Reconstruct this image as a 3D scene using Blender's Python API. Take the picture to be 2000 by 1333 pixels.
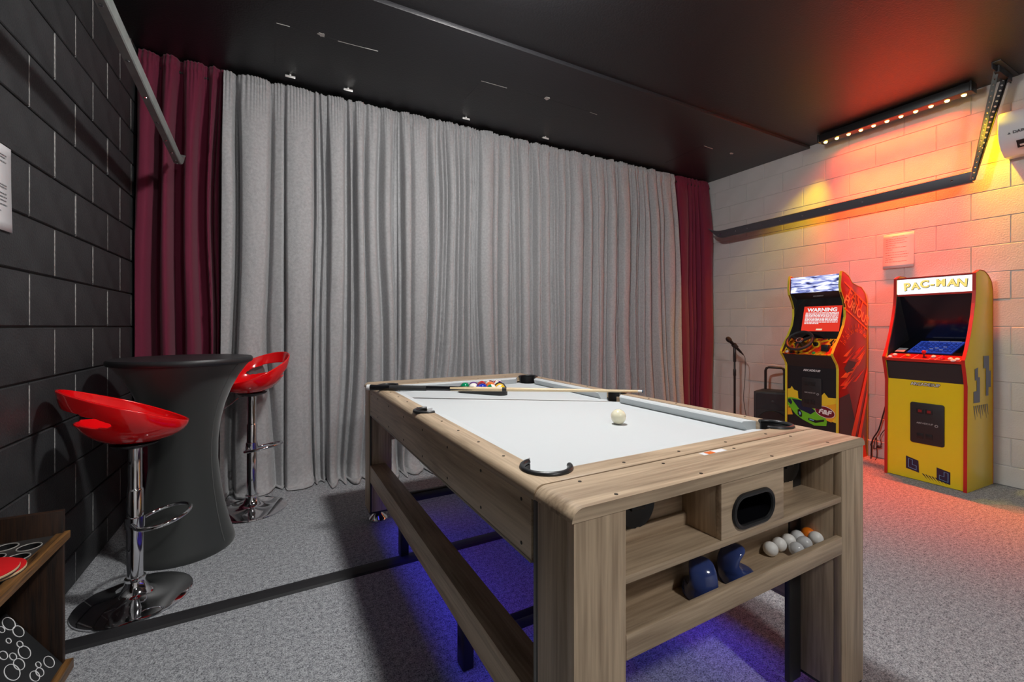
import bpy, bmesh, math, random
from mathutils import Vector, Matrix, noise

for o in list(bpy.data.objects): bpy.data.objects.remove(o)
sc = bpy.context.scene
COL = sc.collection
PI = math.pi

# ------------------------------------------------------------------ camera
CAM_H = 1.165; F = 848.0; YAW = math.radians(27.85); Y0 = 637.7
cam_d = bpy.data.cameras.new('camera'); cam = bpy.data.objects.new('camera', cam_d); COL.objects.link(cam)
cam_d.sensor_width = 36.0; cam_d.lens = F / 2000 * 36.0
cam_d.shift_y = (Y0 - 666.5) / 2000.0
cam_d.clip_start = 0.05
cam.location = (0, 0, CAM_H); cam.rotation_euler = (PI / 2, 0, -YAW)
sc.camera = cam

# ------------------------------------------------------------------ world and exposure
w = bpy.data.worlds.new('world'); sc.world = w; w.use_nodes = True
w.node_tree.nodes['Background'].inputs[0].default_value = (0.5, 0.52, 0.55, 1)
w.node_tree.nodes['Background'].inputs[1].default_value = 0.0
vs = sc.view_settings
vs.view_transform = 'Standard'; vs.look = 'None'; vs.gamma = 1.0; vs.use_curve_mapping = False
vs.exposure = 0.0
LAMP = 345.0       # emission of the ceiling lamps
WASH = 1.1        # factor on the wall washer
BLUE = 5.0       # watts of the under-table glow

# ------------------------------------------------------------------ room measures
XL, XR, YB, YF = -0.829, 4.671, 3.67, -3.3
CZ = 2.972        # main ceiling
ZK = 0.9588; CH = 0.2032; BL = 0.4064

CS, SN = math.cos(YAW), math.sin(YAW)
def ray(px, py):
    u = (px - 1000) / F
    return Vector((SN + u * CS, CS - u * SN, -(py - Y0) / F))
def onx(px, py, x):
    r = ray(px, py); p = r * (x / r.x); p.z += CAM_H; return p
def onz(px, py, z):
    r = ray(px, py); p = r * ((z - CAM_H) / r.z); p.z += CAM_H; return p
def ony(px, py, y):
    r = ray(px, py); p = r * (y / r.y); p.z += CAM_H; return p

# ------------------------------------------------------------------ materials
MATS = {}
def srgb(r, g, b):
    f = lambda c: (c / 255 / 12.92) if c / 255 <= 0.04045 else ((c / 255 + 0.055) / 1.055) ** 2.4
    return (f(r), f(g), f(b), 1)
def mat(name, col, rough=0.5, metal=0.0, bump=0.0, scale=200.0, spec=0.5, coat=0.0, var=0.0, vscale=6.0, emit=None, estr=0.0, trans=0.0, sheen=0.0):
    if name in MATS: return MATS[name]
    m = bpy.data.materials.new(name); m.use_nodes = True
    nt = m.node_tree; b = nt.nodes['Principled BSDF']
    if len(col) == 3: col = (*col, 1)
    b.inputs['Base Color'].default_value = col
    b.inputs['Roughness'].default_value = rough; b.inputs['Metallic'].default_value = metal
    b.inputs['Specular IOR Level'].default_value = spec
    b.inputs['Coat Weight'].default_value = coat; b.inputs['Coat Roughness'].default_value = 0.08
    b.inputs['Transmission Weight'].default_value = trans
    b.inputs['Sheen Weight'].default_value = sheen
    if emit:
        b.inputs['Emission Color'].default_value = (*emit[:3], 1); b.inputs['Emission Strength'].default_value = estr
    tc = nt.nodes.new('ShaderNodeTexCoord')
    if bump:
        n = nt.nodes.new('ShaderNodeTexNoise'); n.inputs['Scale'].default_value = scale; n.inputs['Detail'].default_value = 3
        nt.links.new(tc.outputs['Object'], n.inputs['Vector'])
        bp = nt.nodes.new('ShaderNodeBump'); bp.inputs['Strength'].default_value = bump; bp.inputs['Distance'].default_value = 0.004
        nt.links.new(n.outputs['Fac'], bp.inputs['Height']); nt.links.new(bp.outputs['Normal'], b.inputs['Normal'])
    if var:
        n = nt.nodes.new('ShaderNodeTexNoise'); n.inputs['Scale'].default_value = vscale; n.inputs['Detail'].default_value = 5
        nt.links.new(tc.outputs['Object'], n.inputs['Vector'])
        r = nt.nodes.new('ShaderNodeValToRGB')
        r.color_ramp.elements[0].position = 0.3; r.color_ramp.elements[1].position = 0.7
        r.color_ramp.elements[0].color = tuple(c * (1 - var) for c in col[:3]) + (1,)
        r.color_ramp.elements[1].color = tuple(min(1, c * (1 + var)) for c in col[:3]) + (1,)
        nt.links.new(n.outputs['Fac'], r.inputs['Fac']); nt.links.new(r.outputs['Color'], b.inputs['Base Color'])
    MATS[name] = m
    return m
def emis(name, col, s):
    if name in MATS: return MATS[name]
    m = bpy.data.materials.new(name); m.use_nodes = True; nt = m.node_tree
    nt.nodes.remove(nt.nodes['Principled BSDF'])
    e = nt.nodes.new('ShaderNodeEmission'); e.inputs[0].default_value = (*col[:3], 1); e.inputs[1].default_value = s
    nt.links.new(e.outputs[0], nt.nodes['Material Output'].inputs[0])
    MATS[name] = m; return m
def wood(name, axis, dark, light, rough=0.42, s=1.0):
    """grain stretched along one axis"""
    if name in MATS: return MATS[name]
    m = bpy.data.materials.new(name); m.use_nodes = True; nt = m.node_tree; b = nt.nodes['Principled BSDF']
    b.inputs['Roughness'].default_value = rough
    tc = nt.nodes.new('ShaderNodeTexCoord'); mp = nt.nodes.new('ShaderNodeMapping')
    oi = nt.nodes.new('ShaderNodeObjectInfo'); ad = nt.nodes.new('ShaderNodeVectorMath'); ad.operation = 'ADD'
    ml = nt.nodes.new('ShaderNodeMath'); ml.operation = 'MULTIPLY'; ml.inputs[1].default_value = 7.0
    nt.links.new(oi.outputs['Random'], ml.inputs[0]); nt.links.new(ml.outputs[0], ad.inputs[1])
    nt.links.new(tc.outputs['Object'], ad.inputs[0]); nt.links.new(ad.outputs[0], mp.inputs['Vector'])
    sc3 = [16 * s, 16 * s, 16 * s]; sc3[axis] = 1.1 * s
    mp.inputs['Scale'].default_value = sc3
    n1 = nt.nodes.new('ShaderNodeTexNoise'); n1.inputs['Scale'].default_value = 1.2; n1.inputs['Detail'].default_value = 7; n1.inputs['Distortion'].default_value = 1.2
    nt.links.new(mp.outputs[0], n1.inputs['Vector'])
    mp2 = nt.nodes.new('ShaderNodeMapping'); s2 = [130 * s, 130 * s, 130 * s]; s2[axis] = 5 * s; mp2.inputs['Scale'].default_value = s2
    nt.links.new(ad.outputs[0], mp2.inputs['Vector'])
    n2 = nt.nodes.new('ShaderNodeTexNoise'); n2.inputs['Scale'].default_value = 1.0; n2.inputs['Detail'].default_value = 3
    nt.links.new(mp2.outputs[0], n2.inputs['Vector'])
    mx = nt.nodes.new('ShaderNodeMix'); mx.data_type = 'FLOAT'; mx.inputs[0].default_value = 0.38
    nt.links.new(n1.outputs['Fac'], mx.inputs[2]); nt.links.new(n2.outputs['Fac'], mx.inputs[3])
    r = nt.nodes.new('ShaderNodeValToRGB'); e = r.color_ramp.elements
    e[0].position = 0.33; e[1].position = 0.62; e[0].color = (*dark[:3], 1); e[1].color = (*light[:3], 1)
    nt.links.new(mx.outputs[0], r.inputs['Fac']); nt.links.new(r.outputs['Color'], b.inputs['Base Color'])
    bp = nt.nodes.new('ShaderNodeBump'); bp.inputs['Strength'].default_value = 0.15; bp.inputs['Distance'].default_value = 0.002
    nt.links.new(n2.outputs['Fac'], bp.inputs['Height']); nt.links.new(bp.outputs['Normal'], b.inputs['Normal'])
    MATS[name] = m; return m

def carpet():
    m = bpy.data.materials.new('carpet'); m.use_nodes = True; nt = m.node_tree; b = nt.nodes['Principled BSDF']
    b.inputs['Roughness'].default_value = 0.95; b.inputs['Specular IOR Level'].default_value = 0.1
    tc = nt.nodes.new('ShaderNodeTexCoord')
    n = nt.nodes.new('ShaderNodeTexNoise'); n.inputs['Scale'].default_value = 190; n.inputs['Detail'].default_value = 2; n.inputs['Roughness'].default_value = 0.7
    n2 = nt.nodes.new('ShaderNodeTexNoise'); n2.inputs['Scale'].default_value = 55; n2.inputs['Detail'].default_value = 3
    for q in (n, n2): nt.links.new(tc.outputs['Object'], q.inputs['Vector'])
    mx = nt.nodes.new('ShaderNodeMix'); mx.data_type = 'FLOAT'; mx.inputs[0].default_value = 0.3
    nt.links.new(n.outputs['Fac'], mx.inputs[2]); nt.links.new(n2.outputs['Fac'], mx.inputs[3])
    r = nt.nodes.new('ShaderNodeValToRGB'); e = r.color_ramp.elements
    e[0].position = 0.36; e[1].position = 0.64; e[0].color = (0.085, 0.09, 0.10, 1); e[1].color = (0.56, 0.575, 0.60, 1)
    nt.links.new(mx.outputs[0], r.inputs['Fac']); nt.links.new(r.outputs['Color'], b.inputs['Base Color'])
    bp = nt.nodes.new('ShaderNodeBump'); bp.inputs['Strength'].default_value = 0.9; bp.inputs['Distance'].default_value = 0.006
    nt.links.new(mx.outputs[0], bp.inputs['Height']); nt.links.new(bp.outputs['Normal'], b.inputs['Normal'])
    return m
CARPET = carpet()
BLACK_BLOCK = mat('black_block_paint', (0.031, 0.032, 0.034), 0.48, bump=0.55, scale=130, var=0.25, vscale=9)
WHITE_BLOCK = mat('white_block_paint', (0.58, 0.58, 0.575), 0.6, bump=0.5, scale=110, var=0.04, vscale=5)
MORTAR_W = mat('white_mortar', (0.57, 0.57, 0.565), 0.8)
MORTAR_B = mat('black_painted_mortar', (0.029, 0.030, 0.032), 0.7)
MORTAR_CHIP = mat('bare_grey_mortar', (0.34, 0.34, 0.33), 0.9, bump=0.8, scale=90, var=0.7, vscale=45)
CEIL = mat('black_ceiling_paint', (0.020, 0.020, 0.023), 0.42, bump=0.35, scale=95, spec=0.45)
PLAIN_W = mat('plain_wall', (0.62, 0.62, 0.61), 0.7)
GREY_F = mat('grey_curtain', (0.40, 0.40, 0.41), 0.9, bump=0.5, scale=260, var=0.12, vscale=60, spec=0.15, sheen=0.15)
MAROON = mat('maroon_curtain', (0.155, 0.014, 0.042), 0.75, bump=0.2, scale=400, spec=0.25, sheen=0.2)
BLACK_P = mat('black_plastic', (0.012, 0.012, 0.013), 0.4)
BLACK_S = mat('satin_black', (0.02, 0.02, 0.022), 0.55, bump=0.15, scale=300)
BLACK_G = mat('gloss_black', (0.006, 0.006, 0.008), 0.08)
SPANDEX = mat('black_spandex', (0.022, 0.025, 0.024), 0.62, bump=0.1, scale=500, sheen=0.25)
CHROME = mat('chrome', (0.80, 0.80, 0.82), 0.06, 1.0)
STEEL = mat('galvanised_steel', (0.27, 0.29, 0.28), 0.42, 0.45, var=0.15, vscale=12)
DARK_STEEL = mat('dark_steel', (0.06, 0.06, 0.065), 0.45, 0.6)
RED_P = mat('gloss_red_plastic', (0.80, 0.003, 0.006), 0.12, coat=0.6)
CLOTH = mat('pale_grey_cloth', (0.56, 0.59, 0.605), 0.85, bump=0.12, scale=600, spec=0.2)
CUSHION = CLOTH
OAK_D, OAK_L = (0.245, 0.170, 0.108), (0.56, 0.425, 0.290)
OAK = [wood('oak_x', 0, OAK_D, OAK_L), wood('oak_y', 1, OAK_D, OAK_L), wood('oak_z', 2, OAK_D, OAK_L)]
OAKR, OAKRX = OAK[1], OAK[0]
TRIM = mat('pale_edge_band', (0.30, 0.25, 0.20), 0.5)
DKWOOD = wood('stained_pine', 2, (0.002, 0.001, 0.0008), (0.040, 0.015, 0.005), 0.55, 2.4)
DKWOODX = wood('stained_pine_x', 1, (0.012, 0.005, 0.002), (0.27, 0.13, 0.04), 0.4, 2.4)
IVORY = mat('ivory', (0.85, 0.80, 0.60), 0.12, coat=0.5)
WHITE_P = mat('white_plastic', (0.80, 0.81, 0.82), 0.3)
PAPER = mat('white_paper', (0.70, 0.70, 0.72), 0.7)
INK = mat('grey_ink', (0.16, 0.16, 0.17), 0.8)
NAVY = mat('gloss_navy_plastic', (0.032, 0.055, 0.19), 0.12, coat=0.5)
YEL = mat('yellow_laminate', (0.84, 0.64, 0.014), 0.28, coat=0.3)
REDL = mat('red_laminate', (0.30, 0.007, 0.014), 0.3, coat=0.3)
YEL_T = mat('yellow_trim', (0.68, 0.60, 0.04), 0.35)
RED_T = mat('red_trim', (0.52, 0.02, 0.012), 0.35)
ORANGE = mat('orange_print', (0.80, 0.16, 0.02), 0.35)
DKRED = mat('dark_red_print', (0.16, 0.006, 0.02), 0.35)
AMBER = mat('amber_print', (0.85, 0.42, 0.02), 0.35)
GREEN = mat('green_print', (0.16, 0.55, 0.02), 0.35)
DKBLUE = mat('dark_blue_print', (0.012, 0.016, 0.05), 0.3)
LTBLUE = mat('pale_blue_print', (0.20, 0.42, 0.70), 0.35)
PWHITE = mat('white_print', (0.85, 0.85, 0.85), 0.5)
PBLACK = mat('black_print', (0.008, 0.008, 0.010), 0.35)
PYEL = mat('yellow_print', (0.85, 0.62, 0.03), 0.35)
GREYBLUE = mat('grey_blue_print', (0.10, 0.13, 0.20), 0.35)

# ------------------------------------------------------------------ mesh helpers
def box(bm, x0, x1, y0, y1, z0, z1):
    v = [bm.verts.new(p) for p in ((x0,y0,z0),(x1,y0,z0),(x1,y1,z0),(x0,y1,z0),(x0,y0,z1),(x1,y0,z1),(x1,y1,z1),(x0,y1,z1))]
    for f in ((0,3,2,1),(4,5,6,7),(0,1,5,4),(1,2,6,5),(2,3,7,6),(3,0,4,7)): bm.faces.new([v[i] for i in f])
def prism(bm, pts, axis, lo, hi):
    """pts 2D; axis 0: (y,z) extruded along x; 1: (x,z) along y; 2: (x,y) along z"""
    def P(a, b, c): return ((c, a, b), (a, c, b), (a, b, c))[axis]
    A = [bm.verts.new(P(a, b, lo)) for a, b in pts]; B = [bm.verts.new(P(a, b, hi)) for a, b in pts]
    n = len(pts)
    fs = [bm.faces.new(A[::-1]), bm.faces.new(B)]
    for i in range(n): fs.append(bm.faces.new((A[i], A[(i+1) % n], B[(i+1) % n], B[i])))
    return fs
def tube(bm, pts, r, seg=10, closed=False, cap=True):
    pts = [Vector(p) for p in pts]; n = len(pts)
    R = r if isinstance(r, (list, tuple)) else [r] * n
    rings = []; prev = None
    for i, p in enumerate(pts):
        if closed: t = pts[(i+1) % n] - pts[i-1]
        else: t = pts[min(i+1, n-1)] - pts[max(i-1, 0)]
        t.normalize()
        if prev is None:
            up = Vector((0, 0, 1)) if abs(t.z) < 0.9 else Vector((1, 0, 0)); a = t.cross(up).normalized()
        else: a = (prev - t * prev.dot(t)).normalized()
        prev = a; b = t.cross(a)
        rings.append([bm.verts.new(p + (a * math.cos(2*PI*k/seg) + b * math.sin(2*PI*k/seg)) * R[i]) for k in range(seg)])
    m = n if closed else n - 1
    for i in range(m):
        A, B = rings[i], rings[(i+1) % n]
        for k in range(seg): bm.faces.new((A[k], A[(k+1) % seg], B[(k+1) % seg], B[k]))
    if cap and not closed:
        bm.faces.new(rings[0][::-1]); bm.faces.new(rings[-1])
def lathe(bm, prof, seg=32, c=(0, 0, 0), mtx=None):
    rings = []
    for r, z in prof:
        if r < 1e-6: rings.append([bm.verts.new((c[0], c[1], c[2] + z))])
        else: rings.append([bm.verts.new((c[0] + r*math.cos(2*PI*k/seg), c[1] + r*math.sin(2*PI*k/seg), c[2] + z)) for k in range(seg)])
    nv = [v for r in rings for v in r]
    for A, B in zip(rings, rings[1:]):
        if len(A) == 1 and len(B) == 1: continue
        for k in range(seg):
            if len(A) == 1: bm.faces.new((A[0], B[(k+1) % seg], B[k]))
            elif len(B) == 1: bm.faces.new((A[k], A[(k+1) % seg], B[0]))
            else: bm.faces.new((A[k], A[(k+1) % seg], B[(k+1) % seg], B[k]))
    if len(rings[0]) > 1: bm.faces.new(rings[0][::-1])
    if len(rings[-1]) > 1: bm.faces.new(rings[-1])
    if mtx is not None: bmesh.ops.transform(bm, matrix=mtx, verts=nv)
def sphere(bm, r, c=(0, 0, 0), u=24, v=14):
    bmesh.ops.create_uvsphere(bm, u_segments=u, v_segments=v, radius=r, matrix=Matrix.Translation(c))
def poly(bm, pts): return bm.faces.new([bm.verts.new(p) for p in pts])
def rrect(x0, x1, y0, y1, r, n=5):
    out = []
    for cx, cy, a in ((x1-r, y1-r, 0), (x0+r, y1-r, 90), (x0+r, y0+r, 180), (x1-r, y0+r, 270)):
        for k in range(n+1):
            t = math.radians(a + 90*k/n); out.append((cx + r*math.cos(t), cy + r*math.sin(t)))
    return out
def obj(name, bm, m, parent=None, bevel=0.0, smooth=False, segs=2, fix=True):
    if fix: bmesh.ops.recalc_face_normals(bm, faces=bm.faces)
    if bevel:
        es = [e for e in bm.edges if len(e.link_faces) == 2 and e.calc_face_angle(0) > 0.5]
        bmesh.ops.bevel(bm, geom=es, offset=bevel, segments=segs, affect='EDGES', profile=0.5, clamp_overlap=True)
    me = bpy.data.meshes.new(name); bm.to_mesh(me); bm.free()
    if smooth or bevel:
        me.shade_smooth()
        for e in me.edges: pass
        try: me.set_sharp_from_angle(angle=math.radians(38))
        except Exception: pass
    me.materials.append(m)
    o = bpy.data.objects.new(name, me); COL.objects.link(o)
    if parent: o.parent = parent
    return o
def nb(): return bmesh.new()
def bx(name, dims, m, parent=None, bevel=0.0):
    bm = nb(); box(bm, *dims); return obj(name, bm, m, parent, bevel)
def tag(o, label, cat, group=None):
    o['label'] = label; o['category'] = cat
    if group: o['group'] = group
    return o
def thing(name, label, cat, loc=(0, 0, 0), rz=0.0, group=None):
    o = bpy.data.objects.new(name, None); COL.objects.link(o); o.empty_display_size = 0.05
    o.location = loc; o.rotation_euler = (0, 0, rz)
    return tag(o, label, cat, group)
def struct(o): o['kind'] = 'structure'; return o
def inst(name, me, parent, loc=(0, 0, 0), rot=(0, 0, 0), scale=(1, 1, 1)):
    o = bpy.data.objects.new(name, me); COL.objects.link(o); o.parent = parent
    o.location = loc; o.rotation_euler = rot; o.scale = scale
    return o
def cut(o, cutters):
    for c in cutters:
        md = o.modifiers.new('cut', 'BOOLEAN'); md.object = c; md.operation = 'DIFFERENCE'; md.solver = 'EXACT'
    bpy.context.view_layer.update()
    dg = bpy.context.evaluated_depsgraph_get()
    me = bpy.data.meshes.new_from_object(o.evaluated_get(dg)); o.modifiers.clear(); o.data = me
def text(name, s, size, mtx, m, parent, bold=0.0, depth=0.0008, align='CENTER', sx=1.0, shear=0.0):
    cu = bpy.data.curves.new(name, 'FONT'); cu.body = s; cu.size = size; cu.align_x = align; cu.align_y = 'CENTER'
    cu.extrude = depth; cu.offset = bold; cu.shear = shear; cu.resolution_u = 3
    t = bpy.data.objects.new(name, cu); COL.objects.link(t); bpy.context.view_layer.update()
    me = bpy.data.meshes.new_from_object(t.evaluated_get(bpy.context.evaluated_depsgraph_get()))
    bpy.data.objects.remove(t); me.name = name
    me.transform(mtx @ Matrix.Diagonal((sx, 1, 1, 1)))
    me.materials.clear(); me.materials.append(m)
    o = bpy.data.objects.new(name, me); COL.objects.link(o); o.parent = parent
    return o

# ------------------------------------------------------------------ ceiling lamps (behind the top of the frame)
def ceiling_lamp(nm, x, y, label, k=1.0):
    t = thing('ceiling_lamp_%s_offscreen' % nm, label, 'ceiling lamp', (x, y, CZ), 0, 'flush ceiling lamps')
    b = nb(); lathe(b, [(0, 0), (0.15, 0), (0.15, -0.03), (0.135, -0.035)], 40); obj('base_ring', b, WHITE_P, t, smooth=True)
    b = nb(); lathe(b, [(0.125, -0.030), (0.125, -0.060), (0.112, -0.088), (0.085, -0.110), (0.045, -0.122), (0, -0.126)], 40)
    obj('diffuser_%s_offscreen' % nm, b, emis('lamp_diffuser_%d' % int(k*100), (1.0, 0.985, 0.96), LAMP*k), t, smooth=True)
ceiling_lamp('table', 1.0, 1.55, 'round white flush ceiling lamp above the pool table')
ceiling_lamp('rear', 1.1, -1.35, 'round white flush ceiling lamp near the wall facing the grey curtain', 0.75)

# ------------------------------------------------------------------ room shell
fl = struct(bx('floor', (XL-0.3, XR+0.3, YF-0.2, YB+0.2, -0.06, 0), CARPET))
ce = struct(bx('ceiling', (XL-0.3, XR+0.3, YF-0.2, YB+0.2, CZ, CZ+0.1), CEIL))
bx('ceiling_board', (XL, XR, 2.45, YB, CZ-0.026, CZ+0.01), CEIL, ce, 0.003)
wb = struct(bx('wall_back', (XL-0.3, XR+0.3, YB, YB+0.15, 0, CZ), mat('dark_back_wall', (0.03, 0.03, 0.03), 0.8)))
wf = struct(bx('wall_front', (XL-0.3, XR+0.3, YF-0.15, YF, 0, CZ), PLAIN_W))
wl = struct(bx('wall_left', (XL-0.25, XL-0.010, YF, YB, 0, CZ), MORTAR_B))
wr = struct(bx('wall_right', (XR+0.005, XR+0.25, YF, YB, 0, CZ), MORTAR_W))
bx('plain_run', (XL-0.02, XL, YF, -0.35, 0, CZ), BLACK_BLOCK, wl)
bx('plain_run', (XR, XR+0.02, YF, -0.35, 0, CZ), WHITE_BLOCK, wr)
def block_mesh(nm, ln, h, th, m, gap, bev):
    b = nb(); box(b, 0, th, -ln/2 + gap/2, ln/2 - gap/2, -h/2 + gap/2, h/2 - gap/2)
    bmesh.ops.recalc_face_normals(b, faces=b.faces)
    es = [e for e in b.edges if all(abs(v.co.x - (th if nm == 'L' else 0)) < 1e-6 for v in e.verts)]
    bmesh.ops.bevel(b, geom=es, offset=bev, segments=1, affect='EDGES', profile=0.5)
    me = bpy.data.meshes.new('block'); b.to_mesh(me); b.free(); me.materials.append(m); return me
CACHE = {}
def build_blocks(side, parent):
    th = 0.03; rnd = random.Random(3)
    for k in range(-5, 10):
        z0, z1 = max(0.0, ZK + CH*k), min(CZ, ZK + CH*(k+1))
        if z1 - z0 < 0.03: continue
        if side == 'R': ph = 0.281 if k % 2 == 0 else 0.080
        else: ph = 0.225 if k % 2 else 0.022
        n = -2
        while True:
            y0 = ph + n*BL; y1 = y0 + BL; n += 1
            if y1 < -0.35 + 0.02: continue
            if y0 >= YB: break
            a, bb = max(y0, -0.35), min(y1, YB)
            if bb - a < 0.03: continue
            key = (side, round(bb-a, 3), round(z1-z0, 3))
            if key not in CACHE:
                CACHE[key] = block_mesh(side, bb-a, z1-z0, th, BLACK_BLOCK if side == 'L' else WHITE_BLOCK, 0.007 if side == 'L' else 0.005, 0.0035 if side == 'L' else 0.0025)
            j = rnd.uniform(-0.0012, 0.0012)
            out = 0.012 if (side == 'R' and k == -5) else 0.0
            x = (XL - th + j) if side == 'L' else (XR + j - out)
            inst('block', CACHE[key], parent, (x, (a+bb)/2, (z0+z1)/2))
            if side == 'L' and a == y0 and y0 > 0:
                if 'mj' not in CACHE:
                    b = nb(); box(b, 0, 0.008, -0.0042, 0.0042, -0.095, 0.095); CACHE['mj'] = bpy.data.meshes.new('mortar_joint'); b.to_mesh(CACHE['mj']); b.free(); CACHE['mj'].materials.append(MORTAR_CHIP)
                inst('mortar_joint', CACHE['mj'], parent, (XL - 0.0085, y0, (z0+z1)/2), (0, 0, 0), (1, rnd.uniform(0.6, 1.25), (z1-z0)/CH*rnd.uniform(0.9, 0.99)))
build_blocks('L', wl); build_blocks('R', wr)

# thin saw lines and bare plaster chips in the lowered ceiling board
zc = CZ - 0.0265
CHIP = mat('bare_plaster', (0.55, 0.55, 0.53), 0.9, bump=0.6, scale=300)
def chip(px, py, w, h, a, ragged=True):
    p = onz(px, py, zc); rnd = random.Random(int(px*7+py)); b = nb()
    n = 11 if ragged else 4; pts = []
    for i in range(n):
        t = 2*PI*i/n + PI/4; k = rnd.uniform(0.55, 1.1) if ragged else 1.4
        pts.append((w/2*k*math.cos(t), h/2*k*math.sin(t)))
    c, s = math.cos(a), math.sin(a)
    prism(b, [(p.x + x*c - y*s, p.y + x*s + y*c) for x, y in pts], 2, zc-0.0016, zc+0.002)
    obj('plaster_chip', b, CHIP, ce)
for px, py in ((628, 68), (1068, 192), (1429, 300)): chip(px, py, 0.052, 0.045, 0.5)
for (x0, y0, x1, y1) in ((540, 45, 566, 52), (660, 80, 738, 100), (940, 158, 990, 172), (1152, 219, 1166, 224), (1375, 285, 1392, 291)):
    p, q = onz(x0, y0, zc), onz(x1, y1, zc); m = (p+q)/2; d = q-p
    b = nb(); box(b, -d.length/2, d.length/2, -0.0022, 0.0022, -0.0015, 0.002)
    o = obj('ceiling_crack', b, CHIP, ce); o.location = (m.x, m.y, zc); o.rotation_euler = (0, 0, math.atan2(d.y, d.x))
for (x0, y0, x1, y1) in ((537, 45, 537, 122), (537, 45, 740, 101), (910, 192, 942, 157), (942, 157, 1170, 224), (1300, 318, 1374, 284)):
    p, q = onz(x0, y0, zc), onz(x1, y1, zc); m = (p+q)/2; d = q-p
    b = nb(); box(b, -d.length/2, d.length/2, -0.002, 0.002, -0.0008, 0.002)
    o = obj('hatch_edge', b, CEIL, ce); o.location = (m.x, m.y, zc); o.rotation_euler = (0, 0, math.atan2(d.y, d.x))

# ------------------------------------------------------------------ curtains
def curtain(name, x0, x1, y, ztop, m, seed, fold, amp, label, group=None, puddle=0.10, xb0=None, xb1=None, step=0.0045, header=0.02, gap=0.012, tuck0=0.0, tuck1=0.0):
    rnd = random.Random(seed); W = x1 - x0
    xb0 = x0 if xb0 is None else xb0; xb1 = x1 if xb1 is None else xb1
    kn = [-fold*rnd.uniform(0.2, 0.9)]
    while kn[-1] < W + fold*2: kn.append(kn[-1] + fold*rnd.choice((0.35, 0.5, 0.7, 0.9, 1.2, 1.6, 2.1)))
    am = [amp*rnd.uniform(0.45, 1.0)*min(1.15, 0.45+0.6*(kn[min(i+1, len(kn)-1)]-k_)/fold) for i, k_ in enumerate(kn)]
    dr = [rnd.uniform(-0.5, 0.5)*fold for _ in kn]
    pw = [rnd.uniform(0.28, 0.85) for _ in kn]
    gp = [gap*rnd.choice((0.0, 0.15, 0.4, 0.8, 1.3)) for _ in kn]
    rp_ = [rnd.uniform(0.25, 0.5)*fold for _ in kn]
    import bisect
    nx = int(W/step); zs = []
    for i in range(9): zs.append(ztop + header - (header+0.07)*i/8)
    for i in range(1, 43): zs.append((ztop-0.07)*(1-i/43) + 0.05*i/43)
    rows = [(z, 0.0) for z in zs] + [(0.05 - 0.045*t, t) for t in (0.35, 0.7, 1.0)] + [(0.006, 1 + t) for t in (0.3, 0.6, 0.85, 1.0)]
    V = []
    for ri, (z, pt) in enumerate(rows):
        v = max(0.0, min(1.0, (ztop - z)/ztop)); row = []
        soft = min(1.0, max(0.0, (ztop - 0.03 - z)/0.5))**0.7
        for i in range(nx+1):
            s = i/nx; xl = s*W
            q = xl + (0.3+v)*noise.noise(Vector((xl*2.6, seed*5.3, v*1.6)))*fold*1.15 + 0.25*fold*v*noise.noise(Vector((xl*7.0, seed*2.1, v*3.0)))
            j = min(len(kn)-2, max(0, bisect.bisect_right(kn, q)-1)); t = (q-kn[j])/(kn[j+1]-kn[j]); t = min(1, max(0, t))
            a = am[j]
            gs_ = 0.25 + 0.75*soft; wd_ = kn[j+1]-kn[j]; rr_ = min(rp_[j], wd_*0.45)
            e0_ = min(1, max(0, (q-kn[j]-gp[j]*gs_)/rr_)); e1_ = min(1, max(0, (kn[j+1]-q-gp[j+1]*gs_)/rr_))
            e_ = min(e0_, e1_); e_ = math.sin(PI/2*e_)
            d = (a*e_*(0.75+0.25*pw[j]*math.sin(PI*t)) + 0.018*math.sin(PI*t)*e_)*(0.35+0.65*soft)
            d += 0.022*soft*noise.noise(Vector((xl*5, z*1.1, seed)))
            d += 0.004*soft*noise.noise(Vector((xl*22, z*9, seed+4)))
            d += 0.0035*soft*max(0, 1-abs(((z+0.1) % 0.31)-0.15)/0.012)*(0.4+noise.noise(Vector((xl*6, z*2, seed+8))))
            g = max(0.0, 1 - (ztop - z)/0.30)
            d += 0.0055*g*math.sin(2*PI*(xl/0.021 + 1.3*noise.noise(Vector((xl*9, 0.3, seed)))))
            if ri < 9:
                rp = (ztop-0.035 - z)/0.035
                d += 0.014*max(0, 1-rp*rp)
            zz = z
            if ri == 0: zz += 0.012*noise.noise(Vector((xl*16, 2.2, seed))) + 0.02*max(0, noise.noise(Vector((xl*3.5, 7.2, seed))) - 0.15)
            if pt > 0:
                k = 0.5 + 0.8*abs(noise.noise(Vector((xl*4.5, 1.7, seed)))) + 0.3*abs(math.sin(PI*t))
                d += puddle*k*(pt/2)**1.2
                zz = z + (0.050*abs(noise.noise(Vector((xl*8, pt*3, seed+9))))*(1 if pt < 1.9 else 0.1))
            for tk_, de_ in ((tuck0, xl), (tuck1, W-xl)):
                if tk_ and de_ < tk_: d *= math.sin(PI/2*de_/tk_)**0.8
            X = (x0 + xl)*(1-v) + (xb0 + s*(xb1-xb0))*v
            row.append((X, y - d, max(0.004, zz)))
        V.append(row)
    b = nb(); vv = [[b.verts.new(p) for p in row] for row in V]
    for r in range(len(vv)-1):
        for i in range(nx): b.faces.new((vv[r][i], vv[r][i+1], vv[r+1][i+1], vv[r+1][i]))
    o = obj(name, b, m, None, smooth=False, fix=False)
    o.data.shade_smooth()
    md = o.modifiers.new('thickness', 'SOLIDIFY'); md.thickness = 0.003; md.offset = 0
    return tag(o, label, 'curtain', group)
CY = 3.59; CT = 2.900
cx = lambda px: ony(px, 500, 3.52).x
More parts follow.
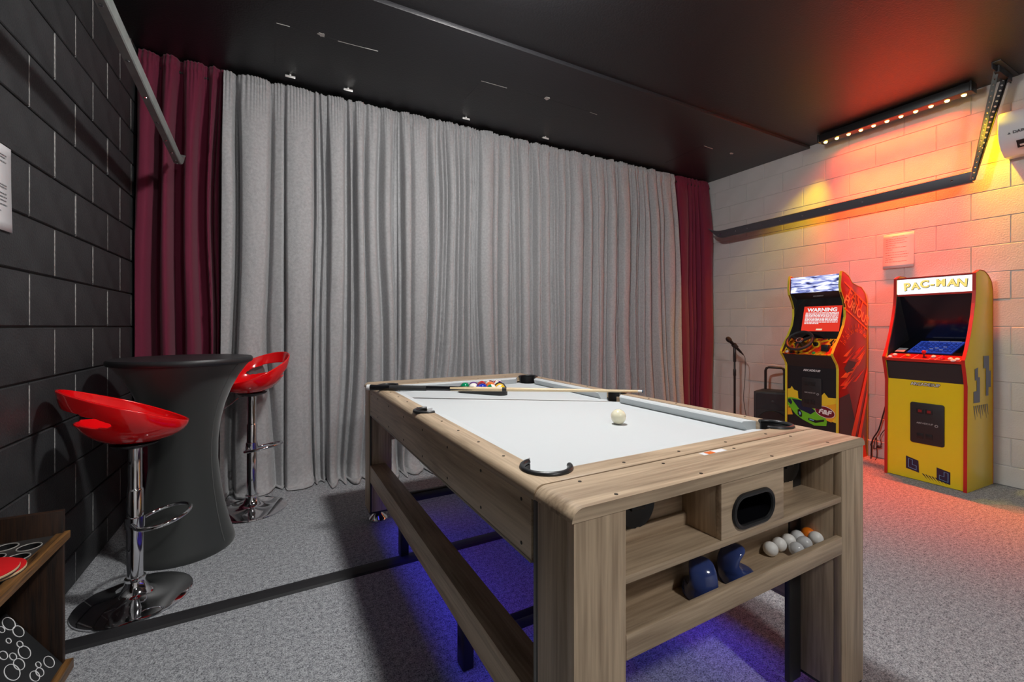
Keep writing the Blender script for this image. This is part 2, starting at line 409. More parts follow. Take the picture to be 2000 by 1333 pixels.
curtain('maroon_curtain', XL+0.015, cx(441), CY+0.02, CT+0.02, MAROON, 12, 0.095, 0.14, 'maroon curtain hanging beside the black block wall', puddle=0.05, xb1=cx(436), gap=0.022, tuck1=0.05)
GB = [436, 556, 640, 780, 1002, 1168, 1322]
GL = ['grey curtain panel hanging next to the maroon curtain by the black block wall', 'second grey curtain panel from the black block wall, behind the bar stool',
      'third grey curtain panel from the black block wall', 'fourth grey curtain panel from the black block wall, behind the racked pool balls',
      'second grey curtain panel from the white block wall', 'grey curtain panel hanging next to the maroon curtain by the white block wall']
for i in range(6):
    a, bq = cx(GB[i]), cx(GB[i+1])
    curtain('grey_curtain', a - (0.003 if i else 0), bq + (0.003 if i < 5 else 0), CY - 0.006*(i % 2), CT, GREY_F, 20+i*3, 0.070 if i > 2 else 0.10, 0.095 if i > 2 else 0.12, GL[i], 'grey curtain panels',
            gap=(0.015 if i < 3 else 0.011), puddle=(0.17 if i > 1 else 0.05), xb0=(cx(430) if i == 0 else a-0.003), xb1=(cx(1336) if i == 5 else bq+0.003), tuck0=(0.022 if i else 0), tuck1=(0.022 if i < 5 else 0))
curtain('maroon_curtain', cx(1319), XR-0.04, CY+0.03, CT+0.015, MAROON, 61, 0.09, 0.085, 'maroon curtain hanging beside the white block wall', puddle=0.04, xb0=cx(1325), tuck0=0.085)
b = nb(); tube(b, [(XL+0.012, CY+0.018, CT-0.035), (XR-0.012, CY+0.018, CT-0.035)], 0.012, 12)
tag(obj('curtain_rod', b, BLACK_S, None, smooth=True), 'long thin black rod carrying all the curtains', 'curtain rod')
CLIPN = ['bright metal clip under the ceiling above the first grey curtain panel from the black wall', 'bright metal clip under the ceiling above the third grey curtain panel from the black wall',
         'bright metal clip under the ceiling above the fourth grey curtain panel from the black wall', 'bright metal clip under the ceiling above the second grey curtain panel from the white wall']
for (px, py), lb in zip(((567, 150), (680, 176), (910, 232), (1065, 270)), CLIPN):
    p = onz(px, py, CZ-0.04)
    b = nb(); box(b, -0.032, 0.032, -0.01, 0.01, -0.002, 0.004); box(b, -0.032, 0.032, -0.011, -0.008, -0.012, 0.004); box(b, -0.006, 0.006, -0.008, 0.010, 0.002, 0.016)
    o = obj('ceiling_clip', b, mat('bright_metal', (0.85, 0.85, 0.83), 0.35, 0.3), None, 0.001); o.location = (p.x, p.y, CZ-0.026-0.014); tag(o, lb, 'clip', 'ceiling clips')

# ------------------------------------------------------------------ garage door tracks
def track(label, xs, y0, z0, y1, z1, side, m):
    """side +1: opening faces +x"""
    t = thing('garage_door_track', label, 'door track', (xs, y0, z0))
    L = math.hypot(y1-y0, z1-z0); dy, dz = (y1-y0)/L, (z1-z0)/L
    fw = 0.032 if side < 0 else 0.03; hk = 0.68 if side < 0 else 1.0
    sec = [(0, -0.038), (0.0, 0.034), (0.004, 0.040), (fw, 0.042), (fw, 0.039), (0.008, 0.037), (0.004, 0.033), (0.004, -0.034), (0.010, -0.039), (fw, -0.041), (fw, -0.046), (0.008, -0.044)]
    path = []
    for i in range(9):                                        # curved end at the curtain
        a = PI/2*0.55*i/8; path.append((-0.22*math.sin(a), -0.22*(1-math.cos(a)), a))
    path = [(L, 0, 0)] + [(p[0]+0.22*math.sin(PI/2*0.55), p[1], p[2]) for p in path]
    b = nb(); rings = []
    for s, dv, a in path:
        ring = []
        for u, v in sec:
            v *= hk
            yy = s + v*math.sin(a); zz = dv + v*math.cos(a)
            ring.append(b.verts.new((u*side, yy*dy - zz*dz, yy*dz + zz*dy)))
        rings.append(ring)
    for A, B in zip(rings, rings[1:]):
        for k in range(len(sec)): b.faces.new((A[k], A[(k+1) % len(sec)], B[(k+1) % len(sec)], B[k]))
    b.faces.new(rings[0][::-1]); b.faces.new(rings[-1])
    obj('channel', b, m, t, smooth=True)
    b = nb(); lathe(b, [(0, 0), (0.007, 0), (0.007, 0.002), (0.004, 0.004), (0, 0.004)], 10); rv = bpy.data.meshes.new('bolt'); b.to_mesh(rv); b.free(); rv.materials.append(CHROME)
    n = 12
    for i in range(n):
        s = L*(0.05+0.9*(i/(n-1))**1.7)
        inst('bolt', rv, t, (0.018*side if side < 0 else 0.0, s*dy, s*dz - 0.0295) if side < 0 else (0.0, s*dy, s*dz), (PI, 0, 0) if side < 0 else (0, -PI/2, 0))
    return t, L
track('grey steel garage door track running along the black block wall', -0.540, 3.36, 2.150, 0.2, 2.355, -1, STEEL)[0].rotation_euler = (0, 0, math.radians(1.3))
tr, trL = track('dark grey garage door track running along the white block wall', 4.46, 3.44, 2.222, 1.235, 2.262, 1, mat('grey_track_paint', (0.10, 0.10, 0.115), 0.45, 0.4))
# hanger of the right track
def angle_bar(m, p, q, wdt, parent=None, name='perforated_angle'):
    p, q = Vector(p), Vector(q); d = q-p; L = d.length; rot = d.to_track_quat('Z', 'X').to_matrix().to_4x4(); rot.translation = p
    th = 0.004; n = max(1, round(L/0.036)); c_ = L/n; b = nb(); hr = 0.0075
    for flip in (0, 1):
        P_ = (lambda u, v, t: (t, u, v)) if flip == 0 else (lambda u, v, t: (u, t, v))
        for i in range(n):
            v0 = i*c_; mid = v0+c_/2; uc = wdt*0.55
            ring = [(wdt, mid), (wdt, v0+c_), (uc, v0+c_), (0, v0+c_), (0, mid), (0, v0), (uc, v0), (wdt, v0)]
            hole = [(uc+hr*math.cos(PI/4*k), mid+hr*math.sin(PI/4*k)) for k in range(8)]
            F0, F1 = [[b.verts.new(P_(u, v, t)) for u, v in ring] for t in (0, th)]; H0, H1 = [[b.verts.new(P_(u, v, t)) for u, v in hole] for t in (0, th)]
            for k in range(8):
                m_ = (k+1) % 8
                b.faces.new((F0[k], F0[m_], H0[m_], H0[k])); b.faces.new((F1[k], F1[m_], H1[m_], H1[k])); b.faces.new((H0[k], H0[m_], H1[m_], H1[k]))
                if k in (0, 3, 4, 7) or (k in (1, 2) and i == n-1) or (k in (5, 6) and i == 0): b.faces.new((F0[k], F0[m_], F1[m_], F1[k]))
    bmesh.ops.remove_doubles(b, verts=b.verts, dist=1e-5)
    o = obj(name, b, m, parent)
    o.matrix_basis = rot; return o
hg = thing('track_hanger', 'perforated steel hanger holding the end of the track up to the ceiling', 'bracket', (4.46, 1.15, CZ))
def hgp(x, y, z): return (x-4.46, y-1.15, z-CZ)
angle_bar(STEEL, hgp(4.475, 1.225, 2.235), hgp(4.40, 1.085, CZ-0.03), 0.034, hg)
angle_bar(DARK_STEEL, hgp(4.50, 1.235, 2.235), hgp(4.575, 1.085, CZ-0.03), 0.034, hg)
b = nb(); box(b, 4.29-4.46, XR-0.003-4.46, -0.10, -0.055, -0.006, 0.0); box(b, 4.29-4.46, XR-0.003-4.46, -0.06, -0.055, -0.045, 0.0); obj('ceiling_angle', b, DARK_STEEL, hg, 0.001)
bx('ceiling_plate', (4.36-4.46, 4.62-4.46, -0.075, -0.05, -0.05, 0), DARK_STEEL, hg)

# ------------------------------------------------------------------ wall washer light bar
led = thing('led_light_bar', 'long black light bar with a row of glowing amber and red lights under the ceiling', 'light bar', (4.50, 1.76, CZ))
bx('housing', (-0.05, 0.045, -0.515, 0.50, -0.078, -0.012), BLACK_P, led, 0.004)
for yy in (-0.46, 0.45): bx('mounting_bracket', (-0.02, 0.02, yy-0.015, yy+0.015, -0.014, 0), DARK_STEEL, led)
bx('end_cap', (-0.055, 0.05, -0.525, -0.512, -0.082, -0.008), BLACK_P, led, 0.002); bx('end_cap', (-0.055, 0.05, 0.498, 0.51, -0.082, -0.008), BLACK_P, led, 0.002)
NLED = 11
for i in range(NLED):
    yy = -0.47 + 0.935*i/(NLED-1)
    edge = i in (0, 1, NLED-1, NLED-2)
    b = nb(); lathe(b, [(0, -0.012), (0.010, -0.009), (0.015, 0), (0.015, 0.003)], 14, (0.0, yy, -0.079))
    obj('lens', b, emis('amber_lens' if edge else 'red_lens', (1.0, 0.62, 0.10) if edge else (1.0, 0.20, 0.05), 26), led, smooth=True)
def spot(name, loc, target, col, power, size, blend, rad=0.02, parent=None):
    l = bpy.data.lights.new(name, 'SPOT'); l.energy = power; l.color = col; l.spot_size = math.radians(size); l.spot_blend = blend; l.shadow_soft_size = rad
    o = bpy.data.objects.new(name, l); COL.objects.link(o)
    if parent: o.parent = parent
    o.location = loc; o.rotation_euler = (Vector(target)-Vector(loc)).to_track_quat('-Z', 'Y').to_euler()
    return o
for i in range(5):
    yy = -0.30 + 0.60*i/4
    spot('washer_beam', (0.0, yy, -0.10), (-0.02, yy*1.15, -1.0), (1.0, 0.078, 0.012), 122*WASH, 74, 1.0, parent=led)
wa = bpy.data.lights.new('washer_strip', 'AREA'); wa.shape = 'RECTANGLE'; wa.size = 0.02; wa.size_y = 0.72; wa.energy = 13.0*WASH; wa.color = (1.0, 0.045, 0.008); wa.spread = math.radians(150)
wo = bpy.data.objects.new('washer_strip', wa); COL.objects.link(wo); wo.parent = led; wo.location = (0.03, 0, -0.094); wo.rotation_euler = (0, math.radians(-8), 0)
for yy, ty, pw_ in ((-0.46, -0.80, 105), (0.455, 0.86, 62)):
    spot('washer_beam', (0.0, yy, -0.10), (0.02, ty, -1.0), (1.0, 0.70, 0.0), pw_*WASH, 60, 1.0, parent=led)

# ------------------------------------------------------------------ air conditioner
ac = thing('air_conditioner', 'white wall-mounted air conditioner on the white block wall', 'air conditioner', (XR, 0.72, 2.52))
D, Hh = 0.225, 0.145
prof = [(0.002, -Hh), (-0.10, -Hh-0.005), (-0.17, -Hh+0.035), (-D+0.012, -0.055), (-D, 0.0), (-D, Hh-0.04), (-D+0.012, Hh-0.012), (-D+0.04, Hh), (0.002, Hh)]
b = nb(); prism(b, prof, 1, -0.40, 0.385); obj('casing', b, WHITE_P, ac, 0.006)
b = nb(); prism(b, [(-0.175, -Hh+0.028), (-0.208, -0.075), (-0.213, -0.078), (-0.180, -Hh+0.024)], 1, -0.36, 0.30); obj('outlet', b, BLACK_P, ac)
b = nb(); prism(b, [(-0.188, -Hh+0.036), (-0.203, -0.104), (-0.208, -0.108), (-0.194, -Hh+0.030)], 1, -0.355, 0.285); obj('louvre', b, WHITE_P, ac)
FACE = Matrix(((0, 0, -1, 0), (-1, 0, 0, 0), (0, 1, 0, 0), (0, 0, 0, 1)))   # text x -> -y, text y -> z, normal -> -x
text('brand_lettering', 'DAIKIN', 0.026, Matrix.Translation((-D-0.0005, 0.27, -0.018)) @ FACE, mat('dark_lettering', (0.05, 0.05, 0.06), 0.5), ac, 0.0006)
b = nb(); prism(b, [(0.338, -0.026), (0.322, -0.026), (0.330, -0.012)], 0, -D-0.001, -D+0.001); obj('brand_mark', b, mat('dark_lettering', (0.05, 0.05, 0.06), 0.5), ac)

# ------------------------------------------------------------------ papers
def paper(name, label, x, y0, y1, z0, z1, nrm, seed, lines, curl=0.0):
    t = thing(name, label, 'paper', (x, (y0+y1)/2, z0)); hw = (y1-y0)/2; hz = z1-z0; s = -1 if nrm < 0 else 1
    b = nb(); n = 10; rows = []
    for i in range(n+1):
        zz = hz*i/n; off = 0.003 + curl*((1-i/n)**2)
        rows.append([(s*off, -hw, zz), (s*off, hw, zz)])
    vv = [[b.verts.new(p) for p in r] for r in rows]
    for A, B in zip(vv, vv[1:]): b.faces.new((A[0], A[1], B[1], B[0]))
    o = obj('sheet', b, PAPER, t, smooth=True); md = o.modifiers.new('t', 'SOLIDIFY'); md.thickness = 0.0008
    rnd = random.Random(seed); b = nb()
    for zf, w0, w1 in lines:
        zz = hz*zf; off = s*(0.0045 + curl*((1-zf)**2)); a, c = hw*(1-2*w0), hw*(1-2*w1)
        if nrm > 0: a, c = -a, -c
        y = a
        dirn = 1 if c > a else -1
        while (c-y)*dirn > 0:
            wl_ = rnd.uniform(0.008, 0.022); e = y + dirn*wl_
            if (c-e)*dirn < 0: e = c
            poly(b, [(off, y, zz-0.0019), (off, e, zz-0.0019), (off, e, zz+0.0019), (off, y, zz+0.0019)])
            y = e + dirn*0.0025
    pr = obj('printed_text', b, INK, t); pr['kind'] = 'stuff'
p0 = onx(1726, 460, XR); p1 = onx(1786, 455, XR)
LR = [(0.92, 0.30, 0.70), (0.85, 0.08, 0.78), (0.79, 0.08, 0.70), (0.73, 0.08, 0.78), (0.67, 0.08, 0.40), (0.60, 0.08, 0.76), (0.54, 0.08, 0.32), (0.46, 0.08, 0.78), (0.39, 0.08, 0.83), (0.32, 0.08, 0.80), (0.26, 0.08, 0.32), (0.19, 0.08, 0.78)]
paper('notice_sheet', 'printed paper notice taped to the white block wall', XR, p1.y, p0.y, 1.665, 1.962, -1, 4, LR, 0.014)
LL = [(0.88, 0.1, 0.86), (0.85, 0.1, 0.84), (0.80, 0.1, 0.85), (0.53, 0.1, 0.86), (0.50, 0.1, 0.86), (0.43, 0.1, 0.85), (0.39, 0.1, 0.86), (0.35, 0.1, 0.84), (0.30, 0.1, 0.86), (0.22, 0.3, 0.7)]
paper('notice_sheet', 'printed paper notice taped to the black block wall', XL, 1.905, 2.125, 1.485, 1.772, 1, 5, LL, 0.004)

# ------------------------------------------------------------------ floor strip
b = nb(); prism(b, [(-0.042, 0.0), (-0.034, 0.010), (-0.012, 0.014), (0.012, 0.014), (0.034, 0.010), (0.042, 0.0)], 0, -0.80, 4.12)
o = obj('floor_strip', b, mat('black_rubber', (0.010, 0.010, 0.012), 0.6), None, smooth=True); o.location = (0, 2.165, 0); o.rotation_euler = (0, 0, math.radians(0.9)); o.location.y = 2.155
tag(o, 'long black rubber cable strip lying across the grey carpet', 'floor strip')

# ------------------------------------------------------------------ bar table
bt = thing('cocktail_table', 'tall cocktail table under a tight black stretch cover', 'table', (-0.458, 2.832, 0))
prof = [(0.0, 0.0), (0.224, 0.0), (0.228, 0.012), (0.220, 0.04)]
for z, r in ((0.10, 0.202), (0.2, 0.180), (0.32, 0.160), (0.45, 0.148), (0.56, 0.149), (0.66, 0.160), (0.75, 0.181), (0.83, 0.210), (0.90, 0.245), (0.95, 0.278), (0.972, 0.298)): prof.append((r, z))
b = nb(); lathe(b, prof, 64); obj('stretch_cover', b, SPANDEX, bt, smooth=True)
b = nb(); lathe(b, [(0.292, 0.968), (0.306, 0.972), (0.311, 0.980), (0.311, 0.992), (0.305, 1.0), (0.0, 1.001)], 64); obj('table_top', b, mat('black_top_cloth', (0.018, 0.018, 0.020), 0.45, bump=0.1, scale=400), bt, smooth=True)
b = nb()
tube(b, [((0.195 if False else r)*math.cos(-0.55), r*math.sin(-0.55), z) for r, z in [(q[0]+0.001, q[1]) for q in prof[3:]]], 0.0022, 6); obj('cover_seam', b, mat('grey_seam', (0.10, 0.10, 0.10), 0.8), bt, smooth=True)

# ------------------------------------------------------------------ bar stools
def stool(label, loc, rz, zseat, foot_rot, lever_rot):
    t = thing('bar_stool', label, 'bar stool', loc, rz, 'red swivel bar stools')
    b = nb(); lathe(b, [(0, 0.0), (0.196, 0.0), (0.200, 0.004), (0.199, 0.009), (0.190, 0.013), (0.13, 0.022), (0.075, 0.034), (0.048, 0.050), (0.036, 0.075), (0.033, 0.095), (0, 0.095)], 56); obj('base', b, CHROME, t, smooth=True)
    b = nb(); lathe(b, [(0.030, 0.085), (0.036, 0.087), (0.036, 0.098), (0.030, 0.102)], 32); obj('collar', b, CHROME, t, smooth=True)
    b = nb(); lathe(b, [(0.0285, 0.09), (0.0285, zseat-0.20), (0.026, zseat-0.195), (0.024, zseat-0.19), (0.024, zseat-0.01)], 32); obj('pole', b, CHROME, t, smooth=True)
    # foot ring
    zf = zseat - 0.325; pts = []
    fr = Matrix.Rotation(foot_rot, 4, 'Z')
    for k in range(28):
        a = math.radians(-158 + 316*k/27); pts.append(fr @ Vector((0.095 + 0.095*math.cos(a), 0.112*math.sin(a), zf + 0.02*math.cos(a)-0.01)))
    ins = [fr @ Vector((-0.01, -0.028, zf-0.01))]; ine = [fr @ Vector((-0.01, 0.028, zf-0.01))]
    b = nb(); tube(b, ins + pts + ine, 0.0085, 10); obj('foot_ring', b, CHROME, t, smooth=True)
    b = nb(); lathe(b, [(0.029, zf-0.035), (0.034, zf-0.033), (0.034, zf+0.013), (0.029, zf+0.015)], 28); obj('foot_ring_clamp', b, CHROME, t, smooth=True)
    # seat mount and lever
    b = nb(); lathe(b, [(0.03, zseat-0.02), (0.075, zseat-0.006), (0.085, zseat+0.004), (0, zseat+0.004)], 28); obj('seat_plate', b, BLACK_P, t, smooth=True)
    lr = Matrix.Rotation(lever_rot, 4, 'Z')
    b = nb(); tube(b, [lr @ Vector(p) for p in ((0.02, 0, zseat-0.012), (0.075, 0, zseat-0.02), (0.12, 0, zseat-0.055), (0.175, 0, zseat-0.085))], [0.004, 0.004, 0.004, 0.0055], 8); obj('lever', b, CHROME, t, smooth=True)
    # seat shell
    NT, NS = 144, 56
    b = nb(); G = []
    for i in range(NS+1):
        s = i/NS; ring = []
        for k in range(NT):
            th = 2*PI*k/NT
            c, sn = math.cos(th), math.sin(th)
            R = 1/math.sqrt((c/(0.180 if c > 0 else 0.212))**2 + (sn/0.178)**2)
            rho = R*math.sin(s*PI/2)**0.85
            rimz = 0.152 - 0.44*R*c
            zz = 0.006 + rimz*(s**1.9)
            if i == 0: rho = 0.001
            lean = -0.022*max(0, -c)*max(0, s-0.6)/0.4
            ring.append(b.verts.new((rho*c + lean, rho*sn, zseat + zz)))
        G.append(ring)
    for i in range(NS):
        s = (i+0.5)/NS
        for k in range(NT):
            th = 2*PI*(k+0.5)/NT; d = abs(th-PI)
            if (d/1.10)**3 + (abs(s-0.735)/0.085)**2.2 < 1: continue
            b.faces.new((G[i][k], G[i][(k+1) % NT], G[i+1][(k+1) % NT], G[i+1][k]))
    for v in [v for v in b.verts if not v.link_faces]: b.verts.remove(v)
    bmesh.ops.smooth_vert(b, verts=[v for v in b.verts if v.is_boundary], factor=0.5, use_axis_x=True, use_axis_y=True, use_axis_z=True)
    so = obj('seat', b, RED_P, t); so.data.shade_smooth()
    md = so.modifiers.new('shell', 'SOLIDIFY'); md.thickness = 0.009; md.offset = 0
    md = so.modifiers.new('soft', 'SUBSURF'); md.levels = 1; md.render_levels = 1
    return t
stool('red scoop-seat bar stool on a chrome pole beside the black block wall', (-0.555, 2.385, 0), math.radians(17), 0.668, math.radians(-8), math.radians(78))
stool('red scoop-seat bar stool on a chrome pole beside the grey curtain', (-0.172, 3.205, 0), math.radians(222), 0.742, math.radians(95), math.radians(-15))

# ------------------------------------------------------------------ low wooden game stand by the left wall
gs = thing('game_stand', 'low dark-stained wooden game stand with a holed top against the black wall', 'game stand', (-0.735, 1.60, 0))
def gsx(nm, x0, x1, y0, y1, z0, z1, m, bev=0.002): return bx(nm, (x0+0.735, x1+0.735, y0-1.6, y1-1.6, z0, z1), m, gs, bev)
gsx('end_panel', -0.812, -0.650, 1.985, 2.005, 0.0, 0.548, DKWOOD)
gsx('end_panel', -0.812, -0.650, 0.995, 1.015, 0.0, 0.548, DKWOOD)
gsx('back_panel', -0.812, -0.800, 1.015, 1.985, 0.0, 0.46, DKWOOD)
gtop = gsx('top_board', -0.800, -0.668, 1.015, 1.985, 0.452, 0.470, mat('dark_board', (0.03, 0.028, 0.027), 0.4, var=0.3, vscale=30), 0)
gsx('front_trim', -0.668, -0.636, 1.010, 2.003, 0.448, 0.474, DKWOODX)
gsx('foot_rail', -0.665, -0.630, 0.99, 2.010, 0.0, 0.035, DKWOODX)
b = nb(); prism(b, [(-0.660+0.735, 0.030), (-0.650+0.735, 0.038), (-0.783+0.735, 0.248), (-0.793+0.735, 0.240)], 1, 1.016-1.6, 1.984-1.6); sb = obj('sloped_board', b, mat('charcoal_board', (0.016, 0.017, 0.018), 0.5), gs)
b = nb(); rnd = random.Random(8); d = Vector((-0.133, 0, 0.210)).normalized(); nrm = Vector((0.210, 0, 0.133)).normalized(); o0 = Vector((-0.650+0.735, 0, 0.038))
def ringd(u, y, r):
    pts = [o0 + d*(u + r*math.cos(2*PI*k/24)) + Vector((0, y-1.6 + r*math.sin(2*PI*k/24), 0)) + nrm*0.0012 for k in range(24)]
    tube(b, pts, 0.0012, 5, closed=True)
cl_ = [(80, 905, 45), (140, 965, 40), (57, 1048, 18), (136, 1072, 22), (168, 1128, 45), (88, 1158, 25), (130, 1212, 40), (82, 1268, 56), (265, 1215, 20), (275, 1267, 30), (240, 1295, 36), (340, 1195, 40), (8, 970, 22), (20, 1150, 30)]
for cx_, cy_, cr_ in cl_:                                   # pixel direction met with the plane of the board
    r_ = ray(cx_/3.575, 960+cy_/3.575); wo0 = Vector((-0.650, 0, 0.038)); t_ = (wo0 - Vector((0, 0, CAM_H))).dot(nrm)/r_.dot(nrm); p_ = Vector((0, 0, CAM_H)) + r_*t_
    u_ = (p_-wo0).dot(d); rr_ = cr_/3.575/F*t_*1.05
    ringd(min(max(u_, rr_+0.004), 0.242-rr_), min(p_.y, 1.98-rr_), rr_)
for c in range(26):
    u, y, r = rnd.uniform(0.03, 0.21), rnd.uniform(1.06, 1.60), rnd.uniform(0.012, 0.024); ringd(u, y, r)
obj('circle_print', b, PWHITE, gs)['kind'] = 'stuff'
hm = nb(); lathe(hm, [(0, -0.016), (0.0268, -0.016), (0.0268, 0.0008), (0.0255, 0.0008), (0.0255, -0.0145), (0, -0.0145)], 24); hmm = bpy.data.meshes.new('hole'); bmesh.ops.recalc_face_normals(hm, faces=hm.faces); hm.to_mesh(hmm); hm.free(); hmm.materials.append(BLACK_P)
hcut = []
rm = nb(); tube(rm, [(0.0275*math.cos(2*PI*k/24), 0.0275*math.sin(2*PI*k/24), 0.001) for k in range(24)], 0.0018, 6, closed=True); rmm = bpy.data.meshes.new('hole_rim'); rm.to_mesh(rmm); rm.free(); rmm.materials.append(mat('pale_rim', (0.30, 0.29, 0.27), 0.5))
for i in range(13):
    for j, xx in enumerate((-0.768, -0.704)):
        yy = 1.945-0.072*i-0.03*j-1.6
        h = inst('hole', hmm, gs, (xx+0.735, yy, 0.4698)); inst('hole_rim', rmm, h, (0, 0, 0))
        b = nb(); lathe(b, [(0, 0.44), (0.0264, 0.44), (0.0264, 0.49), (0, 0.49)], 24, (xx+0.735, yy, 0)); hcut.append(obj('cutter', b, BLACK_P, gs))
cut(gtop, hcut)
for c in hcut: bpy.data.objects.remove(c)
def paddle(label, x, y, z, rz, tilt=0.0):
    t = thing('table_tennis_paddle', label, 'paddle', (x, y, z), rz, 'table tennis paddles')
    t.rotation_euler = (tilt, 0, rz)
    out = []
    for k in range(40):
        a = 2*PI*k/40; out.append((0.078*math.cos(a), 0.075*math.sin(a)))
    for nm, z0, z1, m, s in (('rubber', 0.0, 0.003, BLACK_S, 1.0), ('blade', 0.003, 0.009, mat('pale_plywood', (0.62, 0.47, 0.28), 0.5), 1.0), ('rubber', 0.009, 0.0125, mat('red_rubber', (0.62, 0.012, 0.015), 0.35), 0.99)):
        b = nb(); prism(b, [(x_*s, y_*s) for x_, y_ in out], 2, z0, z1); obj(nm, b, m, t, 0.0008)
    b = nb(); prism(b, [(-0.07, -0.014), (-0.17, -0.017), (-0.175, 0.0), (-0.17, 0.017), (-0.07, 0.014)], 2, -0.004, 0.018); obj('handle', b, mat('paddle_grip', (0.35, 0.2, 0.1), 0.5), t, 0.004)
    return t
paddle('red rubber table tennis paddle lying flat on the wooden game stand, under the other paddle', -0.722, 1.735, 0.4738, math.radians(95))
paddle('red rubber table tennis paddle lying on top of another paddle on the wooden game stand', -0.727, 1.708, 0.4898, math.radians(66), 0.05)

# ------------------------------------------------------------------ pool table
TX, TY, TH = 0.482, 0.664, math.radians(0.95)
T = 0.822; TW, TL = 1.112, 2.105; ZB = T - 0.040; SE = 0.132
pt = thing('game_table', 'oak multi-game pool table with pale grey cloth and end shelves', 'pool table', (TX, TY, 0), TH)
def tb(nm, a0, a1, b0, b1, z0, z1, m, bev=0.0015, par=None): return bx(nm, (a0, a1, b0, b1, z0, z1), m, par or pt, bev)
# end boards with rounded ends
def endboard(b0, b1):
    r = 0.030; pts = []
    for k in range(9):
        a = PI - PI/2*k/8; pts.append((-0.006 + r + r*math.cos(a), T - 0.026 + 0.026*math.sin(a)))
    for k in range(9):
        a = PI/2 - PI/2*k/8; pts.append((TW + 0.006 - r + r*math.cos(a), T - 0.026 + 0.026*math.sin(a)))
    b = nb(); prism(b, pts, 1, b0, b1); obj('end_top_board', b, OAKRX, pt, smooth=True)
endboard(-0.002, SE); endboard(TL-SE, TL+0.002)
# posts: front board and side board meet in an L
PW = 0.130
for a0 in (0.0, TW-PW):
    for far in (0, 1):
        b0, b1 = (0.0, SE-0.004) if not far else (TL-SE+0.004, TL)
        fb = (b0, b0+0.022) if not far else (b1-0.022, b1)
        p = tb('leg', a0, a0+PW, fb[0], fb[1], 0.070, T-0.026, OAK[2])
        ao = (a0, a0+0.022) if a0 == 0 else (a0+PW-0.022, a0+PW)
        ai = (a0+PW-0.020, a0+PW) if a0 == 0 else (a0, a0+0.020)
        ib = (b0+0.022, b1) if not far else (b0, b1-0.022)
        tb('side_board', ao[0], ao[1], ib[0], ib[1], 0.070, T-0.026, OAK[2], par=p)
        tb('side_board', ai[0], ai[1], ib[0], ib[1], 0.070, T-0.026, OAK[2], par=p)
        tb('side_board', a0+0.022, a0+PW-0.020, *((b0, b0+0.020) if far else (b1-0.020, b1)), 0.070, T-0.026, OAK[2], par=p)
        tb('foot_cap', a0+0.002, a0+PW-0.002, b0+0.002, b1-0.002, 0.060, 0.071, BLACK_P, par=p)
        for aa in (a0+0.065,):
            b = nb(); lathe(b, [(0, 0), (0.052, 0), (0.056, 0.006), (0.052, 0.014), (0.016, 0.044), (0.012, 0.062)], 24, (aa, (b0+b1)/2 if far else b0+0.045, 0)); obj('levelling_foot', b, CHROME, p, smooth=True)
# black strips put in as the shade of the gaps between posts and playfield
for aa in (0.004, TW-0.012):
    tb('gap_shade_strip', aa, aa+0.008, SE-0.004, SE+0.006, 0.06, T-0.03, BLACK_P); tb('gap_shade_strip', aa, aa+0.008, TL-SE-0.006, TL-SE+0.004, 0.06, T-0.03, BLACK_P)
# metal guide at the near posts
for aa in (0.004, TW-0.008):
    tb('guide_strip', aa, aa+0.004, SE+0.007, SE+0.020, 0.06, T-0.03, mat('grey_guide', (0.16, 0.15, 0.14), 0.4, 0.5))
# lower side beams
for a0 in (0.004, TW-0.094): tb('side_beam', a0, a0+0.090, SE-0.02, TL-SE+0.02, 0.250, 0.350, OAK[1])
# playfield box
B0, B1 = SE+0.006, TL-SE-0.006
for a0 in (0.002, TW-0.022):
    ap = tb('apron', a0, a0+0.020, B0+0.020, B1, 0.648, T-0.028, OAK[1]); tb('edge_band', a0-0.001, a0+0.021, B0+0.020, B1, 0.645, 0.652, TRIM, 0.0005, par=ap)
tb('end_apron', 0.022, TW-0.022, B0, B0+0.018, 0.648, T-0.028, OAK[0]); tb('end_apron', 0.022, TW-0.022, B1-0.018, B1, 0.648, T-0.028, OAK[0])
tb('underside', 0.022, TW-0.022, B0+0.018, B1-0.018, 0.655, 0.675, BLACK_S)
bed = tb('bed', 0.05, TW-0.05, B0+0.05, B1-0.05, ZB-0.02, ZB, CLOTH, 0)
RW = 0.068
def rail(name, a0, a1, b0, b1, side, m):
    r = 0.024; zt = T; zb = T-0.030
    if side in ('L', 'R'):
        o, i = (a0, a1) if side == 'L' else (a1, a0); s = 1 if side == 'L' else -1
        pts = [(o + s*(r - r*math.sin(PI/2*(1-k/8))), zt - r + r*math.cos(PI/2*(1-k/8))) for k in range(9)]
        pts = [(o, zb)] + pts + [(i, zt), (i, zb)]
        b = nb(); prism(b, pts, 1, b0, b1); return obj(name, b, m, pt, smooth=True)
    b = nb(); box(b, a0, a1, b0, b1, zb, zt); return obj(name, b, m, pt, 0.001)
rails = [rail('side_rail', -0.004, RW, B0, B1, 'L', OAKR), rail('side_rail', TW-RW, TW+0.004, B0, B1, 'R', OAKR),
         rail('end_rail', RW, TW-RW, B0, B0+0.066, 'N', OAKRX), rail('end_rail', RW, TW-RW, B1-0.066, B1, 'F', OAKRX)]
CN = 0.036
